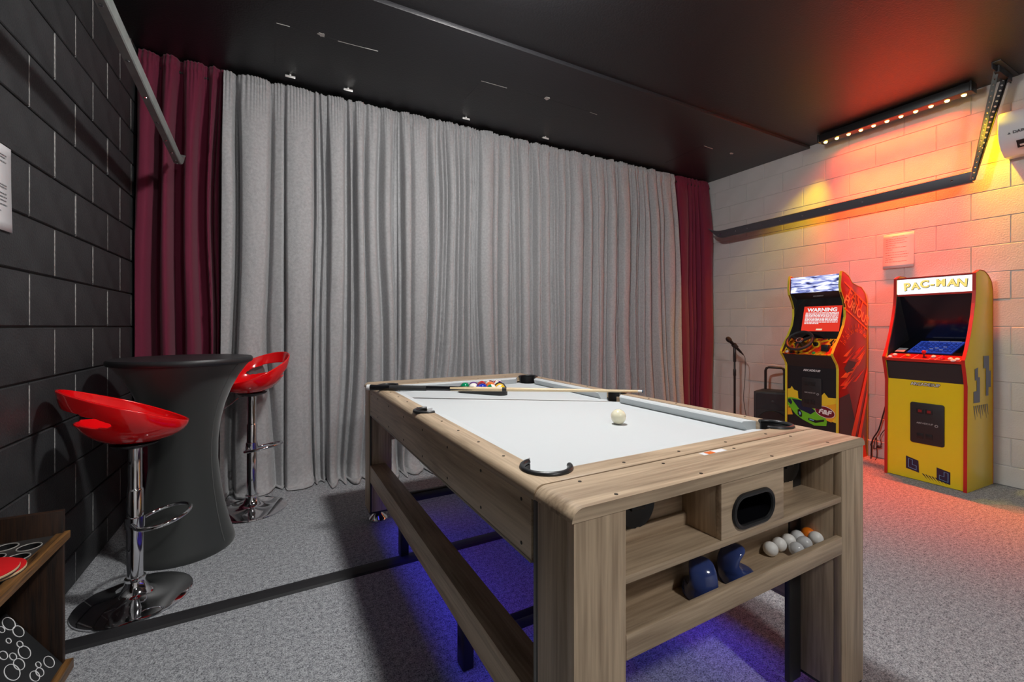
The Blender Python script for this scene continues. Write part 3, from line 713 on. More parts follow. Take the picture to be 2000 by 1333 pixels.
def cushion(axis, lo, hi, base, sgn):
    """profile from the rail face (base) towards the cloth"""
    pr = [(base, T-0.002), (base+sgn*(CN-0.004), T-0.004), (base+sgn*CN, T-0.009), (base+sgn*(CN-0.014), ZB+0.001), (base, ZB+0.001)]
    b = nb(); prism(b, pr, axis, lo, hi)
    mid = (lo+hi)/2                                            # mitre the ends towards the pockets
    for v in b.verts:
        u = v.co.y if axis == 1 else v.co.x; w_ = v.co.x if axis == 1 else v.co.y
        k = abs(w_-base)/CN*0.03
        if axis == 1: v.co.y += k if u < mid else -k
        else: v.co.x += k if u < mid else -k
    return obj('cushion', b, CUSHION, pt, smooth=True)
PC = [(0.088, 0.228), (TW-0.088, 0.228), (0.088, TL-0.228), (TW-0.088, TL-0.228)]; PM = [(0.052, TL/2), (TW-0.052, TL/2)]
for base, sg in ((RW, 1), (TW-RW, -1)):
    cushion(1, 0.300, TL/2-0.052, base, sg); cushion(1, TL/2+0.052, TL-0.300, base, sg)
cushion(0, 0.160, TW-0.160, B0+0.066, 1); cushion(0, 0.160, TW-0.160, B1-0.066, -1)
cutters = []
for (a, bq), r in [(p, 0.056) for p in PC] + [(p, 0.046) for p in PM]:
    b = nb(); lathe(b, [(0, 0.60), (r, 0.60), (r, T+0.05), (0, T+0.05)], 40, (a, bq, 0)); c = obj('cutter', b, BLACK_P, pt); cutters.append(c)
for r_ in rails + [bed]: cut(r_, cutters)
for c in cutters: bpy.data.objects.remove(c)
for r_ in rails:
    r_.data.shade_smooth(); r_.data.set_sharp_from_angle(angle=math.radians(35))
def pocket(a, bq, r, face, spread):
    """face = angle (deg) the pocket opens towards"""
    N = 28; b = nb(); rings = []
    a0, a1 = math.radians(face+spread), math.radians(face+360-spread)
    for k in range(N+1):
        th = a0 + (a1-a0)*k/N; c, s = math.cos(th), math.sin(th)
        rings.append([b.verts.new((a + q*c, bq + q*s, z)) for q, z in ((r-0.004, 0.685), (r+0.002, 0.685), (r+0.002, T-0.004), (r-0.004, T-0.004))])
    for A, B in zip(rings, rings[1:]):
        for k in range(4): b.faces.new((A[k], A[(k+1) % 4], B[(k+1) % 4], B[k]))
    b.faces.new(rings[0][::-1]); b.faces.new(rings[-1])
    o = obj('pocket', b, BLACK_P, pt, smooth=True)
    b = nb(); lathe(b, [(0, 0.680), (r+0.002, 0.680), (r+0.002, 0.690), (0, 0.690)], 28, (a, bq, 0)); obj('pocket_floor', b, BLACK_P, o)
    b = nb(); pts = []
    for k in range(N+1):
        th = a0 + (a1-a0)*k/N; pts.append((a + (r+0.003)*math.cos(th), bq + (r+0.003)*math.sin(th), T+0.0015))
    tube(b, pts, 0.0072, 10); obj('pocket_rim', b, mat('black_rim', (0.02, 0.021, 0.023), 0.32), o, smooth=True)
for (a, bq), fc in zip(PC, (45, 135, -45, -135)): pocket(a, bq, 0.056, fc, 62)
for (a, bq), fc in zip(PM, (0, 180)): pocket(a, bq, 0.046, fc, 72)
# screws
b = nb(); lathe(b, [(0, 0), (0.0042, 0), (0.0042, 0.0009), (0, 0.0012)], 10); SM = bpy.data.meshes.new('screw'); b.to_mesh(SM); b.free(); SM.materials.append(mat('dark_screw', (0.03, 0.022, 0.016), 0.5, 0.4))
def screw(a, bq, z, rot=(0, 0, 0)): inst('screw', SM, pt, (a, bq, z), rot)
for bq in (0.36, 0.52, 0.68, 0.84, 1.0, 1.14, 1.30, 1.46, 1.62, 1.78):
    for a in (0.040, TW-0.040): screw(a, bq, T)
for a in (0.28, 0.48, 0.68, 0.88): screw(a, 0.166, T); screw(a, TL-0.166, T)
for a in (0.10, 0.36, 0.64, 0.92): screw(a, 0.112, T); screw(a+0.02, 0.018, T)
for bq in (0.20, 0.42, 0.68, 0.95, 1.22, 1.5, 1.75, 1.93):
    for z in (0.672, 0.772): screw(0.002, bq, z, (0, -PI/2, 0)); screw(TW-0.002, bq, z, (0, PI/2, 0))
# label on the near end board
b = nb(); box(b, 0.51, 0.605, 0.108, 0.126, T-0.0002, T+0.0006); lb = obj('sticker', b, PAPER, pt)
b = nb(); box(b, 0.528, 0.556, 0.108, 0.124, T+0.0004, T+0.0010); obj('sticker_print', b, ORANGE, lb)
# near and far end shelf units
def end_unit(far):
    s = (lambda y: TL - y) if far else (lambda y: y)
    def e(nm, a0, a1, y0, y1, z0, z1, m, bev=0.0015, par=None):
        lo, hi = sorted((s(y0), s(y1))); return tb(nm, a0, a1, lo, hi, z0, z1, m, bev, par)
    A0, A1 = PW, TW-PW
    bp = e('back_panel', A0-0.01, A1-0.070, 0.114, 0.128, 0.484, T-0.026, OAK[0])
    e('back_strip', A0, A1-0.070, 0.100, 0.114, 0.660, 0.690, OAK[0], par=bp)
    e('slot_post', A1-0.066, A1-0.004, 0.112, 0.128, 0.05, T-0.03, BLACK_P)
    e('shelf', A0, A1, 0.001, 0.115, 0.643, 0.660, OAK[0])
    e('shelf', A0, A1, 0.010, 0.115, 0.484, 0.496, OAK[0])
    e('shelf_lip', A0, A1, -0.001, 0.016, 0.490, 0.541, OAK[0])
    fr = e('ball_box', 0.430, 0.685, 0.001, 0.016, 0.660, T-0.026, OAK[0])
    e('side_wall', 0.430, 0.446, 0.016, 0.114, 0.660, T-0.026, OAK[2], par=fr); e('side_wall', 0.669, 0.685, 0.016, 0.114, 0.660, T-0.026, OAK[2], par=fr)
    # oval mouth
    ca, cz, hw, hr = 0.553, 0.714, 0.078, 0.037
    def stad(k): return [(ca + (hw-hr)*sg + (hr+k)*math.cos(math.radians(a)), cz + (hr+k)*math.sin(math.radians(a))) for sg, rng in ((1, range(-90, 91, 15)), (-1, range(90, 271, 15))) for a in rng]
    b = nb(); prism(b, stad(-0.002), 1, *sorted((s(-0.05), s(0.095)))); c = obj('cutter', b, BLACK_P, pt); cut(fr, [c]); bpy.data.objects.remove(c)
    path = [(x, s(-0.001), z) for x, z in stad(0.001)]
    b = nb(); tube(b, path, 0.0062, 8, closed=True); obj('mouth_rim', b, BLACK_P, fr, smooth=True)
    b = nb(); O, I = stad(0.002), stad(-0.003); n = len(O)
    for y0, y1 in ((0.0, 0.09),):
        R0 = [b.verts.new((x, s(y0), z)) for x, z in I]; R1 = [b.verts.new((x, s(y1), z)) for x, z in I]
        for k in range(n): b.faces.new((R0[k], R0[(k+1) % n], R1[(k+1) % n], R1[k]))
        b.faces.new(R1)
    obj('mouth_liner', b, BLACK_G, fr, smooth=True)
    for ca_ in (0.262, 0.895):
        b = nb(); lathe(b, [(0, 0), (0.060, 0), (0.060, 0.010), (0.054, 0.014), (0.046, 0.011), (0.0, 0.011)], 36, mtx=Matrix.Translation((ca_, s(0.114), 0.742)) @ Matrix.Rotation(PI/2 if not far else -PI/2, 4, 'X')); cp = obj('pivot_cap', b, BLACK_P, bp, smooth=True)
        e('latch', ca_-0.02, ca_+0.02, 0.098, 0.104, 0.730, 0.742, BLACK_P, par=bp)
end_unit(False); end_unit(True)
# black under-frame
for bq in (0.735, 1.545):
    f = tb('support_frame', 0.066, TW-0.066, bq-0.02, bq+0.02, (0.06 if bq < 1 else 0.27), (0.10 if bq < 1 else 0.31), BLACK_P)
    for a0 in (0.066, TW-0.106):
        tb('frame_post', a0, a0+0.040, bq-0.035, bq+0.025, 0.0, 0.32, BLACK_P, 0.006, par=f)
# blue light strip fixed under the playfield
for a0, sg in ((0.049, 1), (TW-0.049, -1)):
    tb('light_strip', a0-0.006, a0+0.006, SE+0.05, TL-SE-0.05, 0.2485, 0.251, BLACK_P, 0)
    al = bpy.data.lights.new('blue_underglow', 'AREA'); al.shape = 'RECTANGLE'; al.size = 0.012; al.size_y = TL-0.36; al.energy = BLUE/2; al.color = (0.05, 0.05, 1.0); al.spread = math.radians(112)
    ao = bpy.data.objects.new('blue_underglow', al); COL.objects.link(ao); ao.parent = pt; ao.location = (a0, TL/2, 0.2478); ao.rotation_euler = (0, -sg*math.radians(41), 0)

# ------------------------------------------------------------------ things on the table
def tl(a, bq, z):   # table-local to world
    return (TX + a*math.cos(TH) - bq*math.sin(TH), TY + a*math.sin(TH) + bq*math.cos(TH), z)
R = 0.0286
# cue ball
b = nb(); sphere(b, 0.0295, u=32, v=20); cb = obj('cue_ball', b, IVORY, None, smooth=True); cb.location = tl(0.690, 0.632, ZB+0.0292); tag(cb, 'plain ivory cue ball alone on the pale cloth', 'pool ball')
# racked balls: row of five faces the camera
C5 = Vector((1.005, 2.262, ZB+R)); ex = Vector((0.616, -0.788, 0)); ey = Vector((0.788, 0.616, 0))
def ballmat(name, col, stripe):
    if name in MATS: return MATS[name]
    m = bpy.data.materials.new(name); m.use_nodes = True; nt = m.node_tree; bs = nt.nodes['Principled BSDF']
    bs.inputs['Roughness'].default_value = 0.1; bs.inputs['Coat Weight'].default_value = 0.5
    if not stripe: bs.inputs['Base Color'].default_value = (*col, 1)
    else:
        tc = nt.nodes.new('ShaderNodeTexCoord'); sp = nt.nodes.new('ShaderNodeSeparateXYZ'); ab = nt.nodes.new('ShaderNodeMath'); ab.operation = 'ABSOLUTE'; lt = nt.nodes.new('ShaderNodeMath'); lt.operation = 'LESS_THAN'; lt.inputs[1].default_value = R*0.52
        nt.links.new(tc.outputs['Object'], sp.inputs[0]); nt.links.new(sp.outputs['Z'], ab.inputs[0]); nt.links.new(ab.outputs[0], lt.inputs[0])
        mx = nt.nodes.new('ShaderNodeMix'); mx.data_type = 'RGBA'; mx.inputs[6].default_value = (0.82, 0.80, 0.74, 1); mx.inputs[7].default_value = (*col, 1)
        nt.links.new(lt.outputs[0], mx.inputs[0]); nt.links.new(mx.outputs[2], bs.inputs['Base Color'])
    MATS[name] = m; return m
BC = dict(yellow=(0.80, 0.48, 0.01), blue=(0.012, 0.035, 0.42), red=(0.58, 0.015, 0.012), purple=(0.10, 0.015, 0.20), orange=(0.80, 0.16, 0.01), green=(0.0, 0.20, 0.08), maroon=(0.20, 0.008, 0.02), black=(0.006, 0.006, 0.007))
rows = [['green', 'blue-s', 'blue', 'green-s', 'yellow-s'], ['purple', 'maroon', 'orange', 'yellow'], ['red', 'orange-s', 'black'], ['maroon-s', 'purple-s'], ['red-s']]
BLAB = {'green': 'solid green pool ball in the black rack', 'blue-s': 'white pool ball with a blue stripe in the black rack', 'blue': 'solid blue pool ball in the black rack', 'green-s': 'white pool ball with a green stripe in the black rack', 'yellow': 'solid yellow pool ball in the black rack'}
rnd = random.Random(2)
bmesh_ball = nb(); sphere(bmesh_ball, R, u=24, v=16)
BME = bpy.data.meshes.new('pool_ball'); bmesh_ball.to_mesh(BME); bmesh_ball.free(); BME.shade_smooth()
for ri, row in enumerate(rows):
    for ci, nm in enumerate(row):
        c, st = nm.split('-')[0], nm.endswith('-s')
        me = BME.copy(); me.materials.append(ballmat('ball_'+nm, BC[c], st))
        o = bpy.data.objects.new('pool_ball', me); COL.objects.link(o)
        p = C5 + ex*((ci-(len(row)-1)/2)*2.003*R) + ey*(ri*1.735*R); o.location = p
        o.rotation_euler = (rnd.uniform(0.3, 1.3), rnd.uniform(-0.7, 0.7), rnd.uniform(0, 6))
        tag(o, BLAB.get(nm, ('white pool ball with a %s stripe in the black rack' if st else 'solid %s pool ball in the black rack') % c), 'pool ball', 'racked pool balls')
def rack_outline(off):
    h = 5*R + off; V = []
    A = C5 - ex*(4*R) ; B = C5 + ex*(4*R); Cc = C5 + ey*(4*1.735*R)
    out = []
    for P_, a0 in ((A, 150), (B, 270), (Cc, 30)):
        for k in range(7):
            th = math.radians(a0 + 120*k/6); v = P_ + (ex*math.cos(th) + ey*math.sin(th))*(R+off); out.append(v)
    return out
b = nb(); O, I = rack_outline(0.010), rack_outline(0.002); n = len(O); lo, hi = ZB+0.001, ZB+0.034
vo = [[b.verts.new((v.x, v.y, z)) for v in L_] for L_, z in ((O, lo), (O, hi), (I, hi), (I, lo))]
for q in range(4):
    A, B = vo[q], vo[(q+1) % 4]
    for k in range(n): b.faces.new((A[k], A[(k+1) % n], B[(k+1) % n], B[k]))
tag(obj('ball_rack', b, BLACK_P, None, 0.001), 'black plastic triangle rack around the pool balls', 'ball rack')
# cue
q0, q1 = Vector((0.399, 2.428, T+0.0144)), Vector((1.603, 1.623, T+0.0153))
cue = thing('pool_cue', 'two-piece pool cue with black butt lying across the table rails', 'pool cue', q0)
dv = q1-q0; CL = dv.length; cue.rotation_mode = 'QUATERNION'; cue.rotation_quaternion = dv.to_track_quat('Z', 'Y')
rr = lambda z: 0.0150 - 0.0088*z/CL
def cpart(nm, z0, z1, m, k=0.0):
    b = nb(); lathe(b, [(rr(z0)+k, z0), (rr((z0+z1)/2)+k, (z0+z1)/2), (rr(z1)+k, z1)], 18); return obj(nm, b, m, cue, smooth=True)
b = nb(); lathe(b, [(0, -0.002), (0.009, 0), (0.013, 0.006)], 18); obj('bumper', b, BLACK_P, cue, smooth=True)
cpart('butt_cap', 0.004, 0.022, WHITE_P, 0.0008); cpart('butt', 0.022, 0.46, BLACK_G); cpart('grip', 0.13, 0.33, BLACK_S, 0.0006)
MAPLE = wood('maple', 2, (0.62, 0.46, 0.27), (0.78, 0.62, 0.40), 0.3)
cpart('forearm', 0.46, 0.735, MAPLE, 0.0002)
for k in range(4):
    b = nb(); a = PI/2*k+0.4; tube(b, [((rr(z)-0.0035)*math.cos(a), (rr(z)-0.0035)*math.sin(a), z) for z in (0.455, 0.52, 0.60)], [0.0058, 0.0048, 0.0036], 8); obj('inlay_point', b, BLACK_G, cue, smooth=True)
cpart('joint_collar', 0.735, 0.757, BLACK_P, 0.0012); cpart('shaft', 0.757, CL-0.026, MAPLE); cpart('ferrule', CL-0.026, CL-0.006, WHITE_P); cpart('tip', CL-0.006, CL, mat('blue_tip', (0.05, 0.12, 0.2), 0.8))

# table tennis balls on the tray
ZT = 0.496
b = nb(); sphere(b, 0.020, u=24, v=16); PB = bpy.data.meshes.new('table_tennis_ball'); b.to_mesh(PB); b.free(); PB.shade_smooth()
PBW = mat('white_ball', (0.93, 0.92, 0.89), 0.35); PBG = mat('translucent_ball', (0.80, 0.81, 0.83), 0.2, trans=0.15); PBO = mat('orange_ball', (0.85, 0.20, 0.01), 0.35)
for a, bq, m, lab in ((0.777, 0.090, PBW, 'opaque white table tennis ball on the shelf beside the navy pushers'), (0.826, 0.093, PBW, 'second opaque white table tennis ball from the navy pushers'), (0.873, 0.092, PBW, 'third opaque white table tennis ball from the navy pushers'),
                   (0.841, 0.052, PBG, 'translucent grey table tennis ball nearest the front lip of the shelf'), (0.899, 0.060, PBG, 'translucent grey table tennis ball between two other translucent ones'), (0.921, 0.092, PBG, 'translucent grey table tennis ball touching the orange one'),
                   (0.969, 0.086, PBO, 'single orange table tennis ball on the shelf'), (0.958+0.052, 0.060, PBW, 'opaque white table tennis ball between the orange one and the table leg')):
    me = PB.copy(); me.materials.append(m); o = bpy.data.objects.new('table_tennis_ball', me); COL.objects.link(o); o.location = tl(min(a, TW-PW-0.0205) if a > 0.95 and m is PBW else a, bq, ZT+0.0199)
    tag(o, lab, 'ball', 'table tennis balls on the shelf')
# air hockey pushers
def pusher(label, a, bq, rz, sc_=1.0):
    t = thing('air_hockey_pusher', label, 'pusher', tl(a, bq, ZT), rz, 'navy air hockey pushers')
    lv = [(0.0, -0.046, 0.048, 0.044), (0.012, -0.050, 0.052, 0.047), (0.024, -0.050, 0.051, 0.046), (0.031, -0.050, 0.044, 0.043), (0.034, -0.050, 0.026, 0.040), (0.040, -0.049, 0.006, 0.038), (0.052, -0.046, -0.006, 0.036),
          (0.066, -0.041, -0.006, 0.035), (0.077, -0.034, 0.004, 0.034), (0.086, -0.025, 0.016, 0.032), (0.093, -0.014, 0.021, 0.026), (0.098, 0.0, 0.016, 0.014)]
    b = nb(); rg = []
    for z, xb, xf, ry in lv:
        rg.append([b.verts.new((sc_*((xb+xf)/2 + (xf-xb)/2*math.copysign(abs(math.cos(2*PI*k/36))**0.85, math.cos(2*PI*k/36))), sc_*ry*math.sin(2*PI*k/36), sc_*z)) for k in range(36)])
    for A, B in zip(rg, rg[1:]):
        for k in range(36): b.faces.new((A[k], A[(k+1) % 36], B[(k+1) % 36], B[k]))
    b.faces.new(rg[0][::-1]); b.faces.new(rg[-1])
    o = obj('grip', b, NAVY, t); o.data.shade_smooth()
    md = o.modifiers.new('soft', 'SUBSURF'); md.levels = 1; md.render_levels = 2
    b = nb(); lathe(b, [(0, 0), (0.046*sc_, 0), (0.048*sc_, 0.004), (0.048*sc_, 0.012), (0.044*sc_, 0.016), (0, 0.016)], 36); obj('base', b, NAVY, t, smooth=True)
    return t
pusher('navy air hockey pusher with its rounded back to the shelf front, beside the table leg', 0.440, 0.065, math.radians(52), 0.93)
pusher('navy air hockey pusher showing its open grip, beside the table tennis balls', 0.578, 0.065, math.radians(-14), 0.93)

# ------------------------------------------------------------------ arcade cabinets
AF = Matrix(((0, 0, -1, 0), (-1, 0, 0, 0), (0, 1, 0, 0), (0, 0, 0, 1)))       # flat on the front face (normal -x)
def side_mtx(p, z, ang=0.0, y=0.0):    # on the right-hand side panel (normal -y), text x -> +p
    return Matrix.Translation((p, y, z)) @ Matrix(((1, 0, 0, 0), (0, 0, -1, 0), (0, 1, 0, 0), (0, 0, 0, 1))) @ Matrix.Rotation(ang, 4, 'Z')
def side_panels(t, prof, wd, m, mtrim, th=0.016):
    """prof: closed (p,z) outline, front edge first"""
    for y0 in (0.0, wd-th):
        b = nb(); prism(b, prof, 1, y0, y0+th); sp = obj('side_panel', b, m, t, 0.001)
        b = nb(); n = len(prof)
        for i in range(n-1):
            (p0, z0), (p1, z1) = prof[i], prof[i+1]
            if min(z0, z1) < 0.001 and abs(z0-z1) < 0.01: continue
            d = Vector((p1-p0, 0, z1-z0)); L = d.length; d.normalize(); nn = Vector((-d.z, 0, d.x))
            if nn.dot(Vector((p0-0.2, 0, z0-0.8))) < 0: nn = -nn
            A = Vector((p0, y0-0.0015, z0)) ; B_ = Vector((p1, y0-0.0015, z1)); w3 = Vector((0, th+0.003, 0)); up = nn*0.004
            vs_ = [b.verts.new(v) for v in (A, B_, B_+w3, A+w3, A+up, B_+up, B_+w3+up, A+w3+up)]
            for f in ((0,3,2,1),(4,5,6,7),(0,1,5,4),(1,2,6,5),(2,3,7,6),(3,0,4,7)): b.faces.new([vs_[j] for j in f])
        obj('edge_trim', b, mtrim, sp)
def panel(nm, t, p0, z0, p1, z1, y0, y1, m, th=0.012, par=None):
    """flat board between two front profile points"""
    d = Vector((p1-p0, 0, z1-z0)).normalized(); nn = Vector((d.z, 0, -d.x))
    if nn.x < 0: nn = -nn
    b = nb(); A, B_ = Vector((p0, 0, z0)), Vector((p1, 0, z1)); vs_ = []
    for y in (y0, y1):
        for v in (A, B_, B_+nn*th, A+nn*th): vs_.append(b.verts.new((v.x, y, v.z)))
    for f in ((0,1,2,3),(7,6,5,4),(0,4,5,1),(1,5,6,2),(2,6,7,3),(3,7,4,0)): b.faces.new([vs_[j] for j in f])
    return obj(nm, b, m, par or t, 0.0)
def decal(nm, par, polys, m, p):
    """polygons given as (y,z) on a vertical front plane at depth p"""
    b = nb()
    for pl in polys: prism(b, pl, 0, p-0.0008, p)
    return obj(nm, b, m, par)
def sdecal(nm, par, polys, m, y=-0.0022):
    b = nb()
    for pl in polys: prism(b, pl, 1, y, y+0.0008)
    return obj(nm, b, m, par)
def coin_door(t, yc, z0, z1, hw, p, lit):
    b = nb(); prism(b, rrect(yc-hw, yc+hw, z0, z1, 0.014), 0, p-0.008, p); d = obj('coin_door', b, BLACK_S, t, 0.002)
    h = z1-z0
    for s in (1, -1):
        y = yc + 0.013 + s*0.026
        bx('coin_slot', (p-0.0105, p-0.007, y-0.021, y+0.021, z1-0.26*h, z1-0.26*h+0.036), BLACK_P, d, 0.001)
        if lit: bx('coin_light', (p-0.0112, p-0.0100, y-0.011, y+0.011, z1-0.26*h+0.009, z1-0.26*h+0.028), mat('dim_red_light', (0.12, 0.01, 0.01), 0.3, emit=(0.5, 0.02, 0.02), estr=0.12), d)
        bx('return_flap', (p-0.0105, p-0.007, y-0.019, y+0.019, z0+0.12*h, z0+0.12*h+0.040), BLACK_P, d, 0.001)
    text('door_lettering', 'ARCADE1UP', 0.017, Matrix.Translation((p-0.0085, yc+0.012, z0+0.50*h)) @ AF, mat('grey_lettering', (0.40, 0.40, 0.40), 0.5), d, 0.0)
    b = nb(); tube(b, [(p-0.009, yc-0.055+0.008*math.cos(2*PI*k/14), z0+0.48*h+0.008*math.sin(2*PI*k/14)) for k in range(14)], 0.0022, 6, closed=True); obj('lock', b, mat('grey_lettering', (0.40, 0.40, 0.40), 0.5), d)
    return d

# --- yellow cabinet
PX, PY = 4.218, 1.195
pc = thing('arcade_cabinet', 'yellow upright arcade cabinet with red trim and a white lit PAC-MAN marquee', 'arcade cabinet', (PX, PY, 0), math.radians(-2.5))
WD = 0.475; BK = 0.430
prof = [(0.0, 0.0), (0.004, 0.40), (0.010, 0.74), (-0.002, 0.80), (-0.030, 0.905), (-0.032, 0.925), (0.010, 0.995), (0.060, 1.11), (0.105, 1.24), (0.128, 1.33), (0.140, 1.42), (0.142, 1.545), (0.20, 1.568), (0.28, 1.565), (0.35, 1.535), (0.40, 1.49), (BK-0.008, 1.43), (BK-0.008, 0.0)]
side_panels(pc, prof, WD, YEL, RED_T)
I0, I1 = 0.0165, WD-0.0165
kp = panel('front_panel', pc, 0.012, 0.004, 0.018, 0.755, I0, I1, YEL)
panel('upper_panel', pc, 0.018, 0.755, -0.018, 0.915, I0, I1, BLACK_S)
dk = panel('control_deck', pc, -0.026, 0.918, 0.050, 0.952, I0, I1, mat('dark_red_deck', (0.24, 0.008, 0.012), 0.25, coat=0.4))
panel('deck_lip', pc, -0.024, 0.898, -0.026, 0.920, I0, I1, RED_T, 0.006)
scm = bpy.data.materials.new('maze_screen'); scm.use_nodes = True; nt = scm.node_tree; bs = nt.nodes['Principled BSDF']; bs.inputs['Base Color'].default_value = (0.004, 0.005, 0.03, 1); bs.inputs['Roughness'].default_value = 0.12
bs.inputs['Emission Color'].default_value = (0.010, 0.022, 0.16, 1); bs.inputs['Emission Strength'].default_value = 1.0
sb_ = panel('screen_bezel', pc, 0.050, 0.955, 0.330, 1.055, I0, I1, BLACK_G)
scr = panel('screen', pc, 0.062, 0.9612, 0.300, 1.0462, I0+0.085, I1-0.095, scm, 0.0008, par=sb_); scr.location = (-0.0006, 0, 0.0016)
def onscr(u, v):   # u 0..1 left->right seen from the front, v 0..1 up the screen
    y = (I1-0.095) - u*((I1-0.095)-(I0+0.085)); return Vector((0.062+0.238*v-0.0016, y, 0.9612+0.085*v+0.0042))
b = nb(); rnd = random.Random(5)
def seg(u0, v0, u1, v1, wd=0.0016):
    A, B_ = onscr(u0, v0), onscr(u1, v1); tube(b, [A, B_], wd, 4)
for i in range(9):
    for j in range(6):
        u, v = 0.07+0.1*i, 0.10+0.14*j
        if rnd.random() < 0.75: seg(u, v, u+0.06, v)
        if rnd.random() < 0.75: seg(u, v, u, v+0.09)
for (u0, v0, u1, v1) in ((0.03, 0.04, 0.97, 0.04), (0.97, 0.04, 0.97, 0.93), (0.97, 0.93, 0.03, 0.93), (0.03, 0.93, 0.03, 0.04)): seg(u0, v0, u1, v1)
obj('maze_lines', b, emis('maze_blue', (0.04, 0.10, 0.60), 0.8), sb_)['kind'] = 'stuff'
b = nb()
for u, v in ((0.45, 0.35), (0.55, 0.42), (0.68, 0.30), (0.70, 0.52), (0.40, 0.15)): box(b, *[q for c in zip(onscr(u, v)-Vector((0.004, 0.010, 0)), onscr(u, v)+Vector((0.004, 0.010, 0.001))) for q in c])
for u in (0.30, 0.55, 0.80): box(b, *[q for c in zip(onscr(u, 0.97)-Vector((0.003, 0.03, 0)), onscr(u, 0.97)+Vector((0.003, 0.03, 0.001))) for q in c])
obj('screen_marks', b, emis('pale_marks', (0.7, 0.72, 0.8), 0.7), sb_)['kind'] = 'stuff'
panel('bezel_card', pc, 0.066, 0.9635, 0.140, 0.990, I1-0.078, I1-0.020, mat('grey_card', (0.42, 0.44, 0.46), 0.5), 0.0012, par=sb_).location = (-0.001, 0, 0.0026)
panel('back_bezel', pc, 0.330, 1.050, 0.175, 1.415, I0, I1, mat('black_glass', (0.006, 0.007, 0.012), 0.15))
mq = panel('marquee', pc, 0.150, 1.412, 0.152, 1.545, I0, I1, emis('white_marquee', (0.95, 0.97, 1.0), 1.5))
panel('marquee_rail', pc, 0.146, 1.404, 0.146, 1.418, I0, I1, RED_T, 0.010, par=mq); panel('marquee_rail', pc, 0.147, 1.540, 0.147, 1.550, I0, I1, RED_T, 0.010, par=mq)
panel('roof', pc, 0.147, 1.548, 0.30, 1.560, I0, I1, BLACK_S, 0.012); panel('rear_board', pc, BK-0.02, 0.0, BK-0.02, 1.42, I0, I1, BLACK_S, 0.01)
def marq(s, dy, dz, rot, sz): 
    mt = Matrix.Translation((0.1490, WD/2-dy, 1.483+dz)) @ AF @ Matrix.Rotation(rot, 4, 'Z')
    text('marquee_lettering', s, sz*1.0, Matrix.Translation((-0.0002, -0.002, -0.002)) @ mt, mat('letter_shadow', (0.05, 0.05, 0.03), 0.6), mq, 0.0048, 0.0004)
    text('marquee_lettering', s, sz, Matrix.Translation((-0.0014, 0, 0)) @ mt, emis('letter_yellow', (0.95, 0.72, 0.20), 1.1), mq, 0.0028, 0.0004)
for ch, dy, dz, ro, sz in (('P', -0.158, -0.008, 0.10, 0.082), ('A', -0.105, -0.004, 0.05, 0.072), ('C', -0.050, 0.006, 0.03, 0.078), ('-', -0.004, 0.004, 0.0, 0.07), ('M', 0.045, 0.008, 0.0, 0.072), ('A', 0.108, 0.004, -0.04, 0.072), ('N', 0.162, -0.002, -0.08, 0.078)):
    marq(ch, dy, dz, ro, sz)
for y0_ in (I0-0.0005, I1-0.0035):
    b = nb(); prism(b, [(0.0, 0.93), (0.014, 0.99), (0.064, 1.11), (0.109, 1.24), (0.132, 1.33), (0.146, 1.42), (0.18, 1.42), (0.335, 1.06), (0.335, 0.93)], 1, y0_, y0_+0.004); obj('inner_liner', b, BLACK_S, pc)
# joystick and buttons
b = nb(); tube(b, [(0.012, WD/2, 0.935), (0.012, WD/2, 0.962)], 0.004, 8); jo = obj('joystick', b, BLACK_P, pc, smooth=True)
b = nb(); sphere(b, 0.0135, (0.012, WD/2, 0.972), 16, 10); obj('joystick_ball', b, mat('bright_red', (0.70, 0.012, 0.012), 0.2), jo, smooth=True)
b = nb(); lathe(b, [(0, 0), (0.0145, 0), (0.0145, 0.004), (0.010, 0.006), (0.0095, 0.009), (0, 0.010)], 16); BT = bpy.data.meshes.new('button'); b.to_mesh(BT); b.free(); BT.shade_smooth()
sl = math.atan2(0.034, 0.076)
for y, u, m in ((0.435, 0.22, PWHITE), (0.418, 0.66, PWHITE), (0.335, 0.62, AMBER), (0.185, 0.62, PWHITE), (0.130, 0.35, RED_P), (0.085, 0.36, PWHITE), (0.048, 0.34, PWHITE), (0.062, 0.04, PWHITE)):
    me = BT.copy(); me.materials.append(m); inst('button', me, pc, (-0.026+0.076*u-0.001, y, 0.918+0.034*u+0.001), (0, -sl, 0))
for y0, y1 in ((0.36, 0.455), (0.19, 0.30), (0.02, 0.165)):
    b = nb()
    for (u0, ya, u1, yb) in ((0.06, y1, 0.94, y1-0.02), (0.06, y0+0.01, 0.94, y0-0.005), (0.06, y1, 0.06, y0+0.01)):
        tube(b, [(-0.026+0.076*u0, ya, 0.918+0.034*u0), (-0.026+0.076*u1, yb, 0.918+0.034*u1)], 0.0012, 4)
    obj('deck_line', b, mat('pale_line', (0.62, 0.45, 0.38), 0.5), dk)
text('panel_lettering', 'ARCADE1UP', 0.030, Matrix.Translation((0.0158, WD/2-0.005, 0.728)) @ AF, PBLACK, kp, 0.0028); text('panel_lettering', 'ARCADE1UP', 0.030, Matrix.Translation((0.0150, WD/2-0.005, 0.728)) @ AF, PWHITE, kp, 0.0003)
coin_door(pc, WD/2-0.018, 0.285, 0.590, 0.098, 0.015, True)
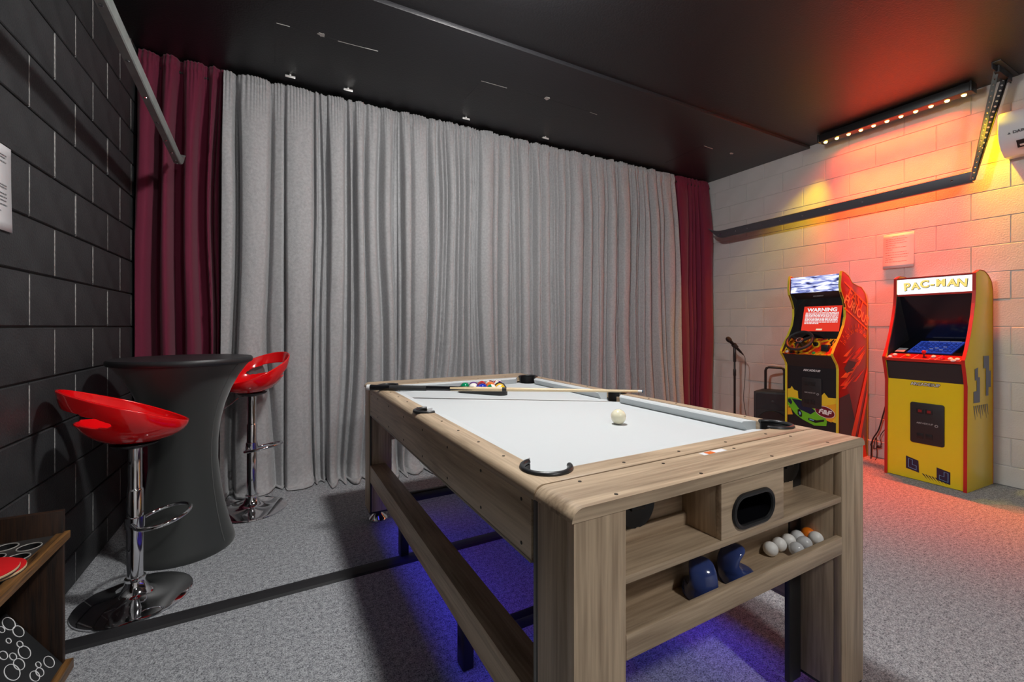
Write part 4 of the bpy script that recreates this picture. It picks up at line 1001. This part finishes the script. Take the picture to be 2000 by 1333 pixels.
# generic angular artwork below the coin door and on the side
def bracket(y, z, s, w_=0.055):
    return [[(y, z), (y, z+0.075), (y+s*0.035, z+0.075), (y+s*0.035, z+0.034), (y+s*w_, z+0.034), (y+s*w_, z)]]
decal('maze_artwork', kp, [[(0.345, 0.075), (0.345, 0.170), (0.270, 0.150), (0.265, 0.060)], [(0.165, 0.040), (0.165, 0.130), (0.090, 0.115), (0.090, 0.025)]], DKBLUE, 0.0120)
decal('swoosh_artwork', kp, [[(0.25-0.018*i, 0.062-0.002*i), (0.238-0.018*i, 0.060-0.002*i), (0.215-0.018*i, 0.022-0.001*i)] for i in range(7)], DKBLUE, 0.0122)
b = nb()
for pts in ([(0.330, 0.088), (0.330, 0.152), (0.306, 0.147), (0.306, 0.112), (0.282, 0.107), (0.282, 0.076)], [(0.102, 0.040), (0.102, 0.104), (0.124, 0.108), (0.124, 0.074), (0.150, 0.078), (0.150, 0.050)]):
    tube(b, [(0.0115, y, z) for y, z in pts], 0.0022, 5, closed=True)
obj('maze_outline', b, LTBLUE, kp)
sdecal('maze_artwork', pc, [[(0.10, 0.62), (0.10, 0.70), (0.15, 0.705), (0.15, 0.78), (0.12, 0.78), (0.12, 0.86), (0.17, 0.87), (0.17, 0.80), (0.20, 0.80), (0.20, 0.62)], [(0.30, 0.66), (0.30, 0.86), (0.26, 0.86), (0.26, 0.95), (0.35, 0.95), (0.35, 0.84), (0.38, 0.84), (0.38, 0.72), (0.34, 0.72), (0.34, 0.66)]], GREYBLUE)
sdecal('speed_lines', pc, [[(0.10+0.03*i, 0.60), (0.115+0.03*i, 0.60), (0.128+0.03*i, 0.50+0.02*(i % 3))] for i in range(8)], GREYBLUE)

# --- red racing cabinet
FX, FY = 4.195, 1.975
ff = thing('arcade_cabinet', 'red and yellow racing arcade cabinet with a steering wheel and a red WARNING screen', 'arcade cabinet', (FX, FY, 0), math.radians(-2.5))
WF = 0.455; BK = 0.452
prof = [(0.0, 0.0), (0.002, 0.40), (0.004, 0.80), (-0.008, 0.835), (-0.074, 0.915), (-0.078, 0.93), (-0.040, 0.99), (0.030, 1.08), (0.085, 1.17), (0.110, 1.25), (0.108, 1.33), (0.080, 1.40), (0.044, 1.46), (0.034, 1.52), (0.044, 1.60), (0.055, 1.638), (0.10, 1.625), (0.155, 1.600), (0.205, 1.545), (0.27, 1.525), (0.35, 1.51), (0.41, 1.46), (BK-0.008, 1.38), (BK-0.008, 0.0)]
side_panels(ff, prof, WF, REDL, YEL_T)
I0, I1 = 0.0165, WF-0.0165
fk = panel('front_panel', ff, 0.010, 0.004, 0.012, 0.795, I0, I1, mat('black_laminate', (0.012, 0.012, 0.015), 0.3))
panel('upper_panel', ff, 0.012, 0.795, -0.062, 0.905, I0, I1, BLACK_S)
dm = bpy.data.materials.new('flame_deck'); dm.use_nodes = True; nt = dm.node_tree; bs = nt.nodes['Principled BSDF']; bs.inputs['Roughness'].default_value = 0.3
tc = nt.nodes.new('ShaderNodeTexCoord'); vo_ = nt.nodes.new('ShaderNodeTexNoise'); vo_.inputs['Scale'].default_value = 11; vo_.inputs['Detail'].default_value = 2; vo_.inputs['Distortion'].default_value = 1.5
cr = nt.nodes.new('ShaderNodeValToRGB'); cr.color_ramp.interpolation = 'CONSTANT'
for pos, c in ((0.0, (0.01, 0.01, 0.01)), (0.36, (0.60, 0.03, 0.01)), (0.46, (0.80, 0.20, 0.01)), (0.53, (0.85, 0.55, 0.02)), (0.63, (0.02, 0.02, 0.02))):
    if pos == 0.0: e_ = cr.color_ramp.elements[0]
    else: e_ = cr.color_ramp.elements.new(pos)
    e_.position = pos; e_.color = (*c, 1)
nt.links.new(tc.outputs['Object'], vo_.inputs['Vector']); nt.links.new(vo_.outputs['Fac'], cr.inputs['Fac']); nt.links.new(cr.outputs['Color'], bs.inputs['Base Color'])
fd = panel('control_deck', ff, -0.070, 0.918, 0.060, 1.055, I0, I1, dm)
scb = panel('screen_bezel', ff, 0.060, 1.055, 0.145, 1.42, I0, I1, BLACK_G)
scp = panel('screen', ff, 0.0735, 1.120, 0.1265, 1.348, I0+0.018, I1-0.085, emis('red_screen', (0.80, 0.045, 0.025), 0.95), 0.001, par=scb); scp.location = (-0.0020, 0, 0.0003)
sa = math.atan2(0.0530, 0.228)
def fscr(u, v, off=0.0): # u from left edge, v up, metres
    y = (I1-0.085) - u; return Matrix.Translation((0.0735 + v*math.sin(sa) - 0.0040 - off, y, 1.120 + v*math.cos(sa))) @ Matrix.Rotation(sa, 4, 'Y') @ AF
SWD = (I1-0.085)-(I0+0.018)
SWH = emis('screen_white', (0.95, 0.92, 0.92), 0.95)
text('warning_lettering', 'WARNING', 0.046, fscr(SWD/2, 0.198), SWH, scp, 0.0016, 0.0004, sx=1.12).location = (0.002, 0, -0.0003)
b = nb(); rnd = random.Random(9)
for r in range(9):
    v = 0.172-0.0125*r; u = 0.02; end = SWD-0.02 if r < 8 else SWD*0.45
    while u < end:
        e_ = min(end, u+rnd.uniform(0.010, 0.035)); mt = fscr(u, v); mt2 = fscr(e_, v)
        A, B_ = mt.translation, mt2.translation; dz = 0.0036
        poly(b, [A+Vector((0, 0, -dz)), B_+Vector((0, 0, -dz)), B_+Vector((dz*0.4, 0, dz)), A+Vector((dz*0.4, 0, dz))]); u = e_+0.004
so_ = obj('warning_text_lines', b, SWH, scp); so_['kind'] = 'stuff'; so_.location = (0.002, 0, -0.0003)
b = nb(); A = fscr(SWD*0.40, 0.016).translation; B_ = fscr(SWD*0.56, 0.016).translation
poly(b, [A+Vector((0, 0, -0.007)), B_+Vector((0, 0, -0.007)), B_+Vector((0.003, -0.004, 0.007)), A+Vector((0.003, -0.004, 0.007))]); obj('screen_logo', b, emis('screen_cream', (0.95, 0.80, 0.55), 0.9), scp).location = (0.0015, 0, 0)
panel('speaker_panel', ff, 0.145, 1.42, 0.060, 1.475, I0, I1, BLACK_S)
text('bezel_lettering', 'ARCADE1UP', 0.016, Matrix.Translation((0.098, WF/2-0.01, 1.440)) @ AF, mat('grey_lettering', (0.40, 0.40, 0.40), 0.5), ff, 0.0)
mm = bpy.data.materials.new('glowing_marquee'); mm.use_nodes = True; nt = mm.node_tree; nt.nodes.remove(nt.nodes['Principled BSDF']); em = nt.nodes.new('ShaderNodeEmission'); nt.links.new(em.outputs[0], nt.nodes['Material Output'].inputs[0])
tc = nt.nodes.new('ShaderNodeTexCoord'); mp = nt.nodes.new('ShaderNodeMapping'); mp.inputs['Scale'].default_value = (1, 5, 22); mp.inputs['Rotation'].default_value = (0.18, 0, 0); nz = nt.nodes.new('ShaderNodeTexNoise'); nz.inputs['Scale'].default_value = 1.6; nz.inputs['Detail'].default_value = 4; nz.inputs['Distortion'].default_value = 0.8
cr = nt.nodes.new('ShaderNodeValToRGB'); cr.color_ramp.elements[0].position = 0.34; cr.color_ramp.elements[0].color = (0.02, 0.02, 0.09, 1); cr.color_ramp.elements[1].position = 0.60; cr.color_ramp.elements[1].color = (0.95, 0.95, 1, 1)
e_ = cr.color_ramp.elements.new(0.47); e_.color = (0.24, 0.28, 0.62, 1)
nt.links.new(tc.outputs['Object'], mp.inputs['Vector']); nt.links.new(mp.outputs[0], nz.inputs['Vector']); nt.links.new(nz.outputs['Fac'], cr.inputs['Fac']); nt.links.new(cr.outputs['Color'], em.inputs[0]); em.inputs[1].default_value = 1.25
panel('marquee', ff, 0.052, 1.475, 0.060, 1.622, I0, I1, mm)
panel('roof', ff, 0.062, 1.612, 0.16, 1.590, I0, I1, BLACK_S, 0.01); panel('rear_board', ff, BK-0.02, 0.0, BK-0.02, 1.37, I0, I1, BLACK_S, 0.01)
for y0_ in (I0-0.0005, I1-0.0035):
    b = nb(); prism(b, [(-0.060, 0.925), (-0.035, 0.985), (0.034, 1.08), (0.089, 1.17), (0.114, 1.25), (0.112, 1.33), (0.084, 1.40), (0.050, 1.46), (0.050, 1.61), (0.15, 1.59), (0.15, 0.925)], 1, y0_, y0_+0.004); obj('inner_liner', b, BLACK_S, ff)
# steering wheel
wh = thing('wheel_tmp', 'x', 'x'); bpy.data.objects.remove(wh)
wc = Matrix.Translation((-0.055, WF*0.64, 1.035)) @ Matrix.Rotation(-math.radians(52), 4, 'Y')
def wv(x, y, z): return wc @ Vector((x, y, z))
b = nb(); tube(b, [wv(0.098*math.cos(2*PI*k/40), 0.108*math.sin(2*PI*k/40), 0) for k in range(40)], 0.0135, 12, closed=True); sw = obj('steering_wheel', b, BLACK_S, ff, smooth=True)
for a in (90, 210, 330):
    ar = math.radians(a+90); b = nb(); tube(b, [wv(0.0, 0, -0.008), wv(0.05*math.cos(ar), 0.055*math.sin(ar), -0.006), wv(0.095*math.cos(ar), 0.104*math.sin(ar), 0)], [0.018, 0.014, 0.010], 8); obj('spoke', b, BLACK_P, sw, smooth=True)
b = nb(); lathe(b, [(0, -0.07), (0.022, -0.07), (0.026, -0.02), (0.034, -0.006), (0.034, 0.006), (0.026, 0.012), (0, 0.013)], 24, mtx=wc); obj('hub', b, BLACK_P, sw, smooth=True)
b = nb(); tube(b, [wv(0.022*math.cos(2*PI*k/20), 0.022*math.sin(2*PI*k/20), 0.013) for k in range(20)], 0.0025, 6, closed=True); obj('hub_ring', b, mat('silver_ring', (0.55, 0.55, 0.55), 0.3, 0.8), sw)
bx('gear_shifter', (-0.05, 0.0, 0.055, 0.115, 0.945, 1.005), BLACK_P, ff, 0.008)
for y, z, p, m in ((0.40, 0.932, -0.06, PWHITE), (0.36, 0.928, -0.064, PBLACK), (0.165, 0.932, -0.062, mat('green_button', (0.02, 0.4, 0.08), 0.3))):
    me = BT.copy(); me.materials.append(m); inst('button', me, ff, (p, y, z-0.002), (0, -0.81, 0))
text('panel_lettering', 'ARCADE1UP', 0.026, Matrix.Translation((0.0100, WF/2-0.005, 0.765)) @ AF, PWHITE, fk, 0.0005)
coin_door(ff, WF/2-0.005, 0.430, 0.700, 0.085, 0.0105, False)
# flames, car and oval on the front panel
FP = 0.0098
decal('flame_artwork', fk, [[(0.438, 0.40), (0.438, 0.575), (0.415, 0.58), (0.400, 0.605), (0.380, 0.575), (0.345, 0.565), (0.340, 0.50), (0.30, 0.48)], [(0.32, 0.49), (0.30, 0.50), (0.165, 0.475), (0.140, 0.55), (0.118, 0.580), (0.085, 0.54), (0.018, 0.545), (0.018, 0.33), (0.20, 0.36)]], PYEL, FP)
decal('flame_artwork', fk, [[(0.30, 0.485), (0.17, 0.462), (0.10, 0.47), (0.018, 0.50), (0.018, 0.40), (0.06, 0.33), (0.18, 0.36)], [(0.438, 0.33), (0.438, 0.40), (0.41, 0.40), (0.39, 0.34)]], AMBER, FP-0.0008)
decal('car_body', fk, [[(0.438, 0.49), (0.41, 0.50), (0.34, 0.495), (0.28, 0.475), (0.16, 0.40), (0.11, 0.365), (0.095, 0.33), (0.10, 0.29), (0.20, 0.275), (0.30, 0.31), (0.36, 0.345), (0.438, 0.43)]], GREEN, FP-0.0016)
decal('car_window', fk, [[(0.40, 0.488), (0.32, 0.484), (0.27, 0.465), (0.19, 0.405), (0.23, 0.37), (0.33, 0.40), (0.37, 0.45)], [(0.434, 0.48), (0.412, 0.488), (0.395, 0.455), (0.405, 0.43), (0.434, 0.455)]], DKBLUE, FP-0.0024)
decal('car_trim', fk, [[(0.345, 0.395), (0.325, 0.40), (0.305, 0.37), (0.305, 0.335), (0.325, 0.33), (0.345, 0.355)], [(0.25, 0.335), (0.18, 0.325), (0.115, 0.345), (0.12, 0.325), (0.19, 0.300), (0.25, 0.315)]], PBLACK, FP-0.0024)
decal('car_trim', fk, [[(0.335, 0.375), (0.322, 0.38), (0.314, 0.36), (0.325, 0.345)], [(0.24, 0.33), (0.20, 0.325), (0.205, 0.315), (0.24, 0.320)]], LTBLUE, FP-0.0032)
ov = lambda rx, rz: [(0.112 + rx*math.cos(2*PI*k/28) , 0.412 + rz*math.sin(2*PI*k/28) + 0.12*rx*math.cos(2*PI*k/28)) for k in range(28)]
decal('oval_badge', fk, [ov(0.082, 0.050)], PWHITE, FP-0.0032); decal('oval_badge', fk, [ov(0.078, 0.046)], DKRED, FP-0.0040)
text('badge_lettering', 'F&F', 0.056, Matrix.Translation((FP-0.0046, 0.112, 0.410)) @ AF @ Matrix.Rotation(-0.10, 4, 'Z'), PWHITE, fk, 0.0022, 0.0004, sx=1.15, shear=0.15)
# side artwork
sdecal('side_stripe', ff, [[(0.085, 1.555), (0.085, 1.540), (0.44, 1.345), (0.44, 1.36)], [(0.085, 1.330), (0.085, 1.315), (0.44, 1.13), (0.44, 1.145)]], ORANGE)
text('side_lettering', 'FAST', 0.130, side_mtx(0.265, 1.400, -0.52, -0.0024), ORANGE, ff, 0.002, 0.0004, sx=0.95)
text('side_lettering', 'FURIOUS', 0.115, side_mtx(0.270, 1.300, -0.52, -0.0024), mat('pale_orange_print', (0.85, 0.36, 0.14), 0.35), ff, 0.002, 0.0004, sx=0.9)
tk = []
for i in range(13):
    a = math.radians(150 - 11*i); c0 = Vector((0.27, 0.90)); d = Vector((math.cos(a), math.sin(a))); nn = Vector((-d.y, d.x))
    r0, r1 = 0.255, 0.285
    A, B_ = c0 + d*r0, c0 + d*r1
    if A.x > 0.03 and B_.x < 0.435 and A.y > 0.9: tk.append([tuple(A-nn*0.003), tuple(A+nn*0.003), tuple(B_+nn*0.003), tuple(B_-nn*0.003)])
sdecal('dial_marks', ff, tk, ORANGE)
for i, s in enumerate(('1', '2', '3', '4', '5', '6', '7')):
    a = math.radians(148 - 19*i); p_, z_ = 0.27+0.215*math.cos(a), 0.90+0.225*math.sin(a)
    if 0.06 < p_ < 0.42: text('dial_number', s+'0', 0.05, side_mtx(p_, z_, a-PI/2, -0.0024), ORANGE, ff, 0.0, 0.0004)
rnd = random.Random(31); st = []; st2 = []
for i in range(16):
    p0_, z0_ = rnd.uniform(0.02, 0.28), rnd.uniform(0.62, 0.93); L_ = rnd.uniform(0.10, 0.22); hh = rnd.uniform(0.008, 0.022)
    q_ = min(0.44, p0_+L_)
    (st if i % 2 else st2).append([(p0_, z0_), (p0_+0.03, z0_+hh), (q_, z0_+L_*0.55), (p0_+0.05, z0_-hh*0.2)])
sdecal('streak_artwork', ff, st, ORANGE); sdecal('streak_artwork', ff, st2, mat('red_orange_print', (0.70, 0.06, 0.02), 0.35), -0.0026)
sdecal('charcoal_artwork', ff, [[(0.01, 0.0), (0.01, 0.55), (0.16, 0.58), (0.26, 0.30), (0.30, 0.0)], [(0.08, 0.80), (0.15, 0.87), (0.26, 0.85), (0.22, 0.78), (0.12, 0.76)]], mat('charcoal_print', (0.035, 0.03, 0.045), 0.3), -0.0024)  # charcoal shapes printed in the side artwork
sdecal('streak_artwork', ff, [[(0.44, 0.72), (0.44, 0.80), (0.19, 0.22), (0.21, 0.15), (0.25, 0.20)], [(0.44, 0.52), (0.44, 0.60), (0.26, 0.10), (0.28, 0.04), (0.31, 0.10)], [(0.34, 0.0), (0.38, 0.20), (0.43, 0.0)]], mat('bright_orange_print', (0.85, 0.09, 0.02), 0.35), -0.0032)

# ------------------------------------------------------------------ power cords between the cabinets
def cord(label, pts, r):
    P_ = [Vector(p) for p in pts]; out = []
    for i in range(len(P_)-1):
        p0_, p1_, p2_, p3_ = P_[max(i-1, 0)], P_[i], P_[i+1], P_[min(i+2, len(P_)-1)]
        for k in range(8):
            t_ = k/8; out.append(0.5*((2*p1_) + (p2_-p0_)*t_ + (2*p0_-5*p1_+4*p2_-p3_)*t_*t_ + (3*p1_-p0_-3*p2_+p3_)*t_**3))
    out.append(P_[-1]); b = nb(); tube(b, out, r, 8); return b
W_ = lambda px, py, o=0.03: onx(px, py, XR-o)
b = cord('', [W_(1733, 780), W_(1725, 810), W_(1716, 840), W_(1706, 856), W_(1701, 870), (XR-0.03, 1.925, 0.10), (XR-0.035, 1.925, 0.006), (XR-0.10, 1.90, 0.006)], 0.0055)
tag(obj('power_cord', b, BLACK_P, None, smooth=True), 'thick black power cord drooping between the two arcade cabinets', 'cord')
pcd = thing('power_cord', 'thin cord with a small inline switch between the two arcade cabinets', 'cord', (0, 0, 0))
b = cord('', [W_(1730, 838), W_(1722, 847), W_(1718.5, 856), W_(1721, 866), W_(1719, 872), W_(1714, 874), W_(1706, 876.5), (XR-0.03, 1.890, 0.18), (XR-0.03, 1.885, 0.05), (XR-0.035, 1.885, 0.004), (XR-0.12, 1.86, 0.004)], 0.0030); obj('cable', b, BLACK_P, pcd, smooth=True)
b = nb(); p = W_(1716, 873); tube(b, [p+Vector((0, 0.018, -0.006)), p+Vector((0, 0.008, -0.003)), p, p+Vector((0, -0.012, 0.003)), p+Vector((0, -0.02, 0.005))], [0.004, 0.010, 0.012, 0.010, 0.004], 10); obj('inline_switch', b, BLACK_P, pcd, smooth=True)

# ------------------------------------------------------------------ speaker
sp = thing('portable_speaker', 'black portable loudspeaker with a pulled-up trolley handle', 'speaker', (4.455, 2.68, 0), math.radians(26))
SWI, SDE, SHE = 0.34, 0.27, 0.505
bm_ = nb(); prism(bm_, [(-SDE/2, SWI/2), (-SDE/2, -SWI/2), (SDE/2-0.03, -SWI/2+0.05), (SDE/2, -SWI/2+0.09), (SDE/2, SWI/2-0.09), (SDE/2-0.03, SWI/2-0.05)], 2, 0.03, SHE); cab_ = obj('cabinet', bm_, BLACK_S, sp, 0.010)
pf = -SDE/2
b = nb()    # horn flare: pyramid recess
o_, i_ = [(pf-0.004, y, z) for y, z in ((-0.145, 0.33), (0.145, 0.33), (0.145, 0.485), (-0.145, 0.485))], [(pf+0.0, y, z) for y, z in ((-0.02, 0.395), (0.02, 0.395), (0.02, 0.425), (-0.02, 0.425))]
vo_2 = [b.verts.new(p) for p in o_]; vi_2 = [b.verts.new((p[0]-0.0005, p[1], p[2])) for p in i_]
for k in range(4): b.faces.new((vo_2[k], vo_2[(k+1) % 4], vi_2[(k+1) % 4], vi_2[k]))
b.faces.new(vi_2); obj('horn', b, mat('horn_black', (0.025, 0.025, 0.027), 0.3), sp)
b = nb(); lathe(b, [(0, 0), (0.012, 0), (0.012, 0.006), (0, 0.009)], 14, mtx=Matrix.Translation((pf-0.001, 0, 0.41)) @ Matrix.Rotation(-PI/2, 4, 'Y')); obj('tweeter', b, DARK_STEEL, sp, smooth=True)
b = nb(); lathe(b, [(0.135, 0), (0.140, 0.004), (0.135, 0.010), (0.110, 0.008), (0.05, 0.002), (0.04, 0.010), (0, 0.016)], 40, mtx=Matrix.Translation((pf-0.001, 0, 0.180)) @ Matrix.Rotation(-PI/2, 4, 'Y')); obj('woofer', b, BLACK_P, sp, smooth=True)
b = nb(); hp = [(0.085, 0.085, 0.45), (0.085, 0.085, 0.70), (0.085, 0.075, 0.725), (0.085, 0.055, 0.735), (0.085, -0.055, 0.735), (0.085, -0.075, 0.725), (0.085, -0.085, 0.70), (0.085, -0.085, 0.45)]
tube(b, hp, 0.0125, 10); obj('trolley_handle', b, BLACK_P, sp, smooth=True)
for s_ in (-1, 1):
    b = nb(); lathe(b, [(0, -0.015), (0.045, -0.015), (0.048, -0.010), (0.048, 0.010), (0.045, 0.015), (0, 0.015)], 24, mtx=Matrix.Translation((0.085, s_*0.115, 0.048)) @ Matrix.Rotation(PI/2, 4, 'X')); obj('wheel', b, BLACK_P, sp, smooth=True)
    bx('foot', (-0.11, -0.07, s_*0.12-0.015, s_*0.12+0.015, 0.0, 0.032), BLACK_P, sp)
b = nb(); box(b, pf-0.002, pf+0.0, SWI/2-0.022, SWI/2-0.010, 0.08, 0.48); obj('side_vent', b, DARK_STEEL, sp)

# ------------------------------------------------------------------ microphone on its stand
MX, MY = 4.37, 3.06
ms = thing('microphone_stand', 'black straight microphone stand in front of the white block wall', 'microphone stand', (MX, MY, 0))
b = nb(); lathe(b, [(0, 0), (0.125, 0), (0.130, 0.006), (0.122, 0.014), (0.04, 0.028), (0.014, 0.040), (0, 0.040)], 40); obj('base', b, BLACK_S, ms, smooth=True)
b = nb(); lathe(b, [(0.0115, 0.03), (0.0115, 0.62), (0.0145, 0.625), (0.0145, 0.69), (0.010, 0.70), (0.009, 0.94), (0, 0.94)], 18); obj('pole', b, BLACK_P, ms, smooth=True)
b = nb(); lathe(b, [(0.013, 0.775), (0.015, 0.78), (0.015, 0.93), (0.012, 0.935)], 18); obj('clutch', b, BLACK_P, ms, smooth=True)
mic = thing('microphone', 'black handheld microphone clipped on the stand with its cable hanging', 'microphone', (MX, MY, 0.94))
ax = Vector((-0.52, 0.28, 0.62)).normalized(); mq_ = ax.to_track_quat('Z', 'Y').to_matrix().to_4x4()
mo = mq_; mo.translation = Vector((0.0, 0.0, 0.012))
b = nb(); lathe(b, [(0, -0.10), (0.010, -0.10), (0.012, -0.095), (0.018, 0.06), (0.024, 0.07), (0, 0.07)], 20, mtx=mo); obj('body', b, BLACK_P, mic, smooth=True)
b = nb(); lathe(b, [(0.022, 0.07), (0.027, 0.08), (0.0275, 0.10), (0.022, 0.118), (0.012, 0.126), (0, 0.128)], 20, mtx=mo); obj('grille', b, mat('mic_grille', (0.03, 0.03, 0.03), 0.5, 0.5, bump=1.0, scale=900), mic, smooth=True)
b = nb(); lathe(b, [(0.0185, -0.03), (0.024, -0.03), (0.026, 0.02), (0.0195, 0.02)], 20, mtx=mo); obj('clip', b, BLACK_S, mic, smooth=True)
e0 = mo @ Vector((0, 0, -0.10)); e1 = mo @ Vector((0, 0, -0.135))
b = cord('', [e0, e1, (e1.x+0.015, e1.y-0.012, e1.z-0.05), (e1.x+0.012, e1.y-0.012, e1.z-0.25), (e1.x-0.005, e1.y-0.01, e1.z-0.50), (e1.x+0.01, e1.y-0.05, -0.82), (e1.x+0.05, e1.y-0.10, -0.925), (e1.x+0.12, e1.y-0.17, -0.9365)], 0.0032); obj('cable', b, BLACK_P, mic, smooth=True)
b = nb(); tube(b, [e0, e1], [0.010, 0.007], 12); obj('plug', b, DARK_STEEL, mic, smooth=True)
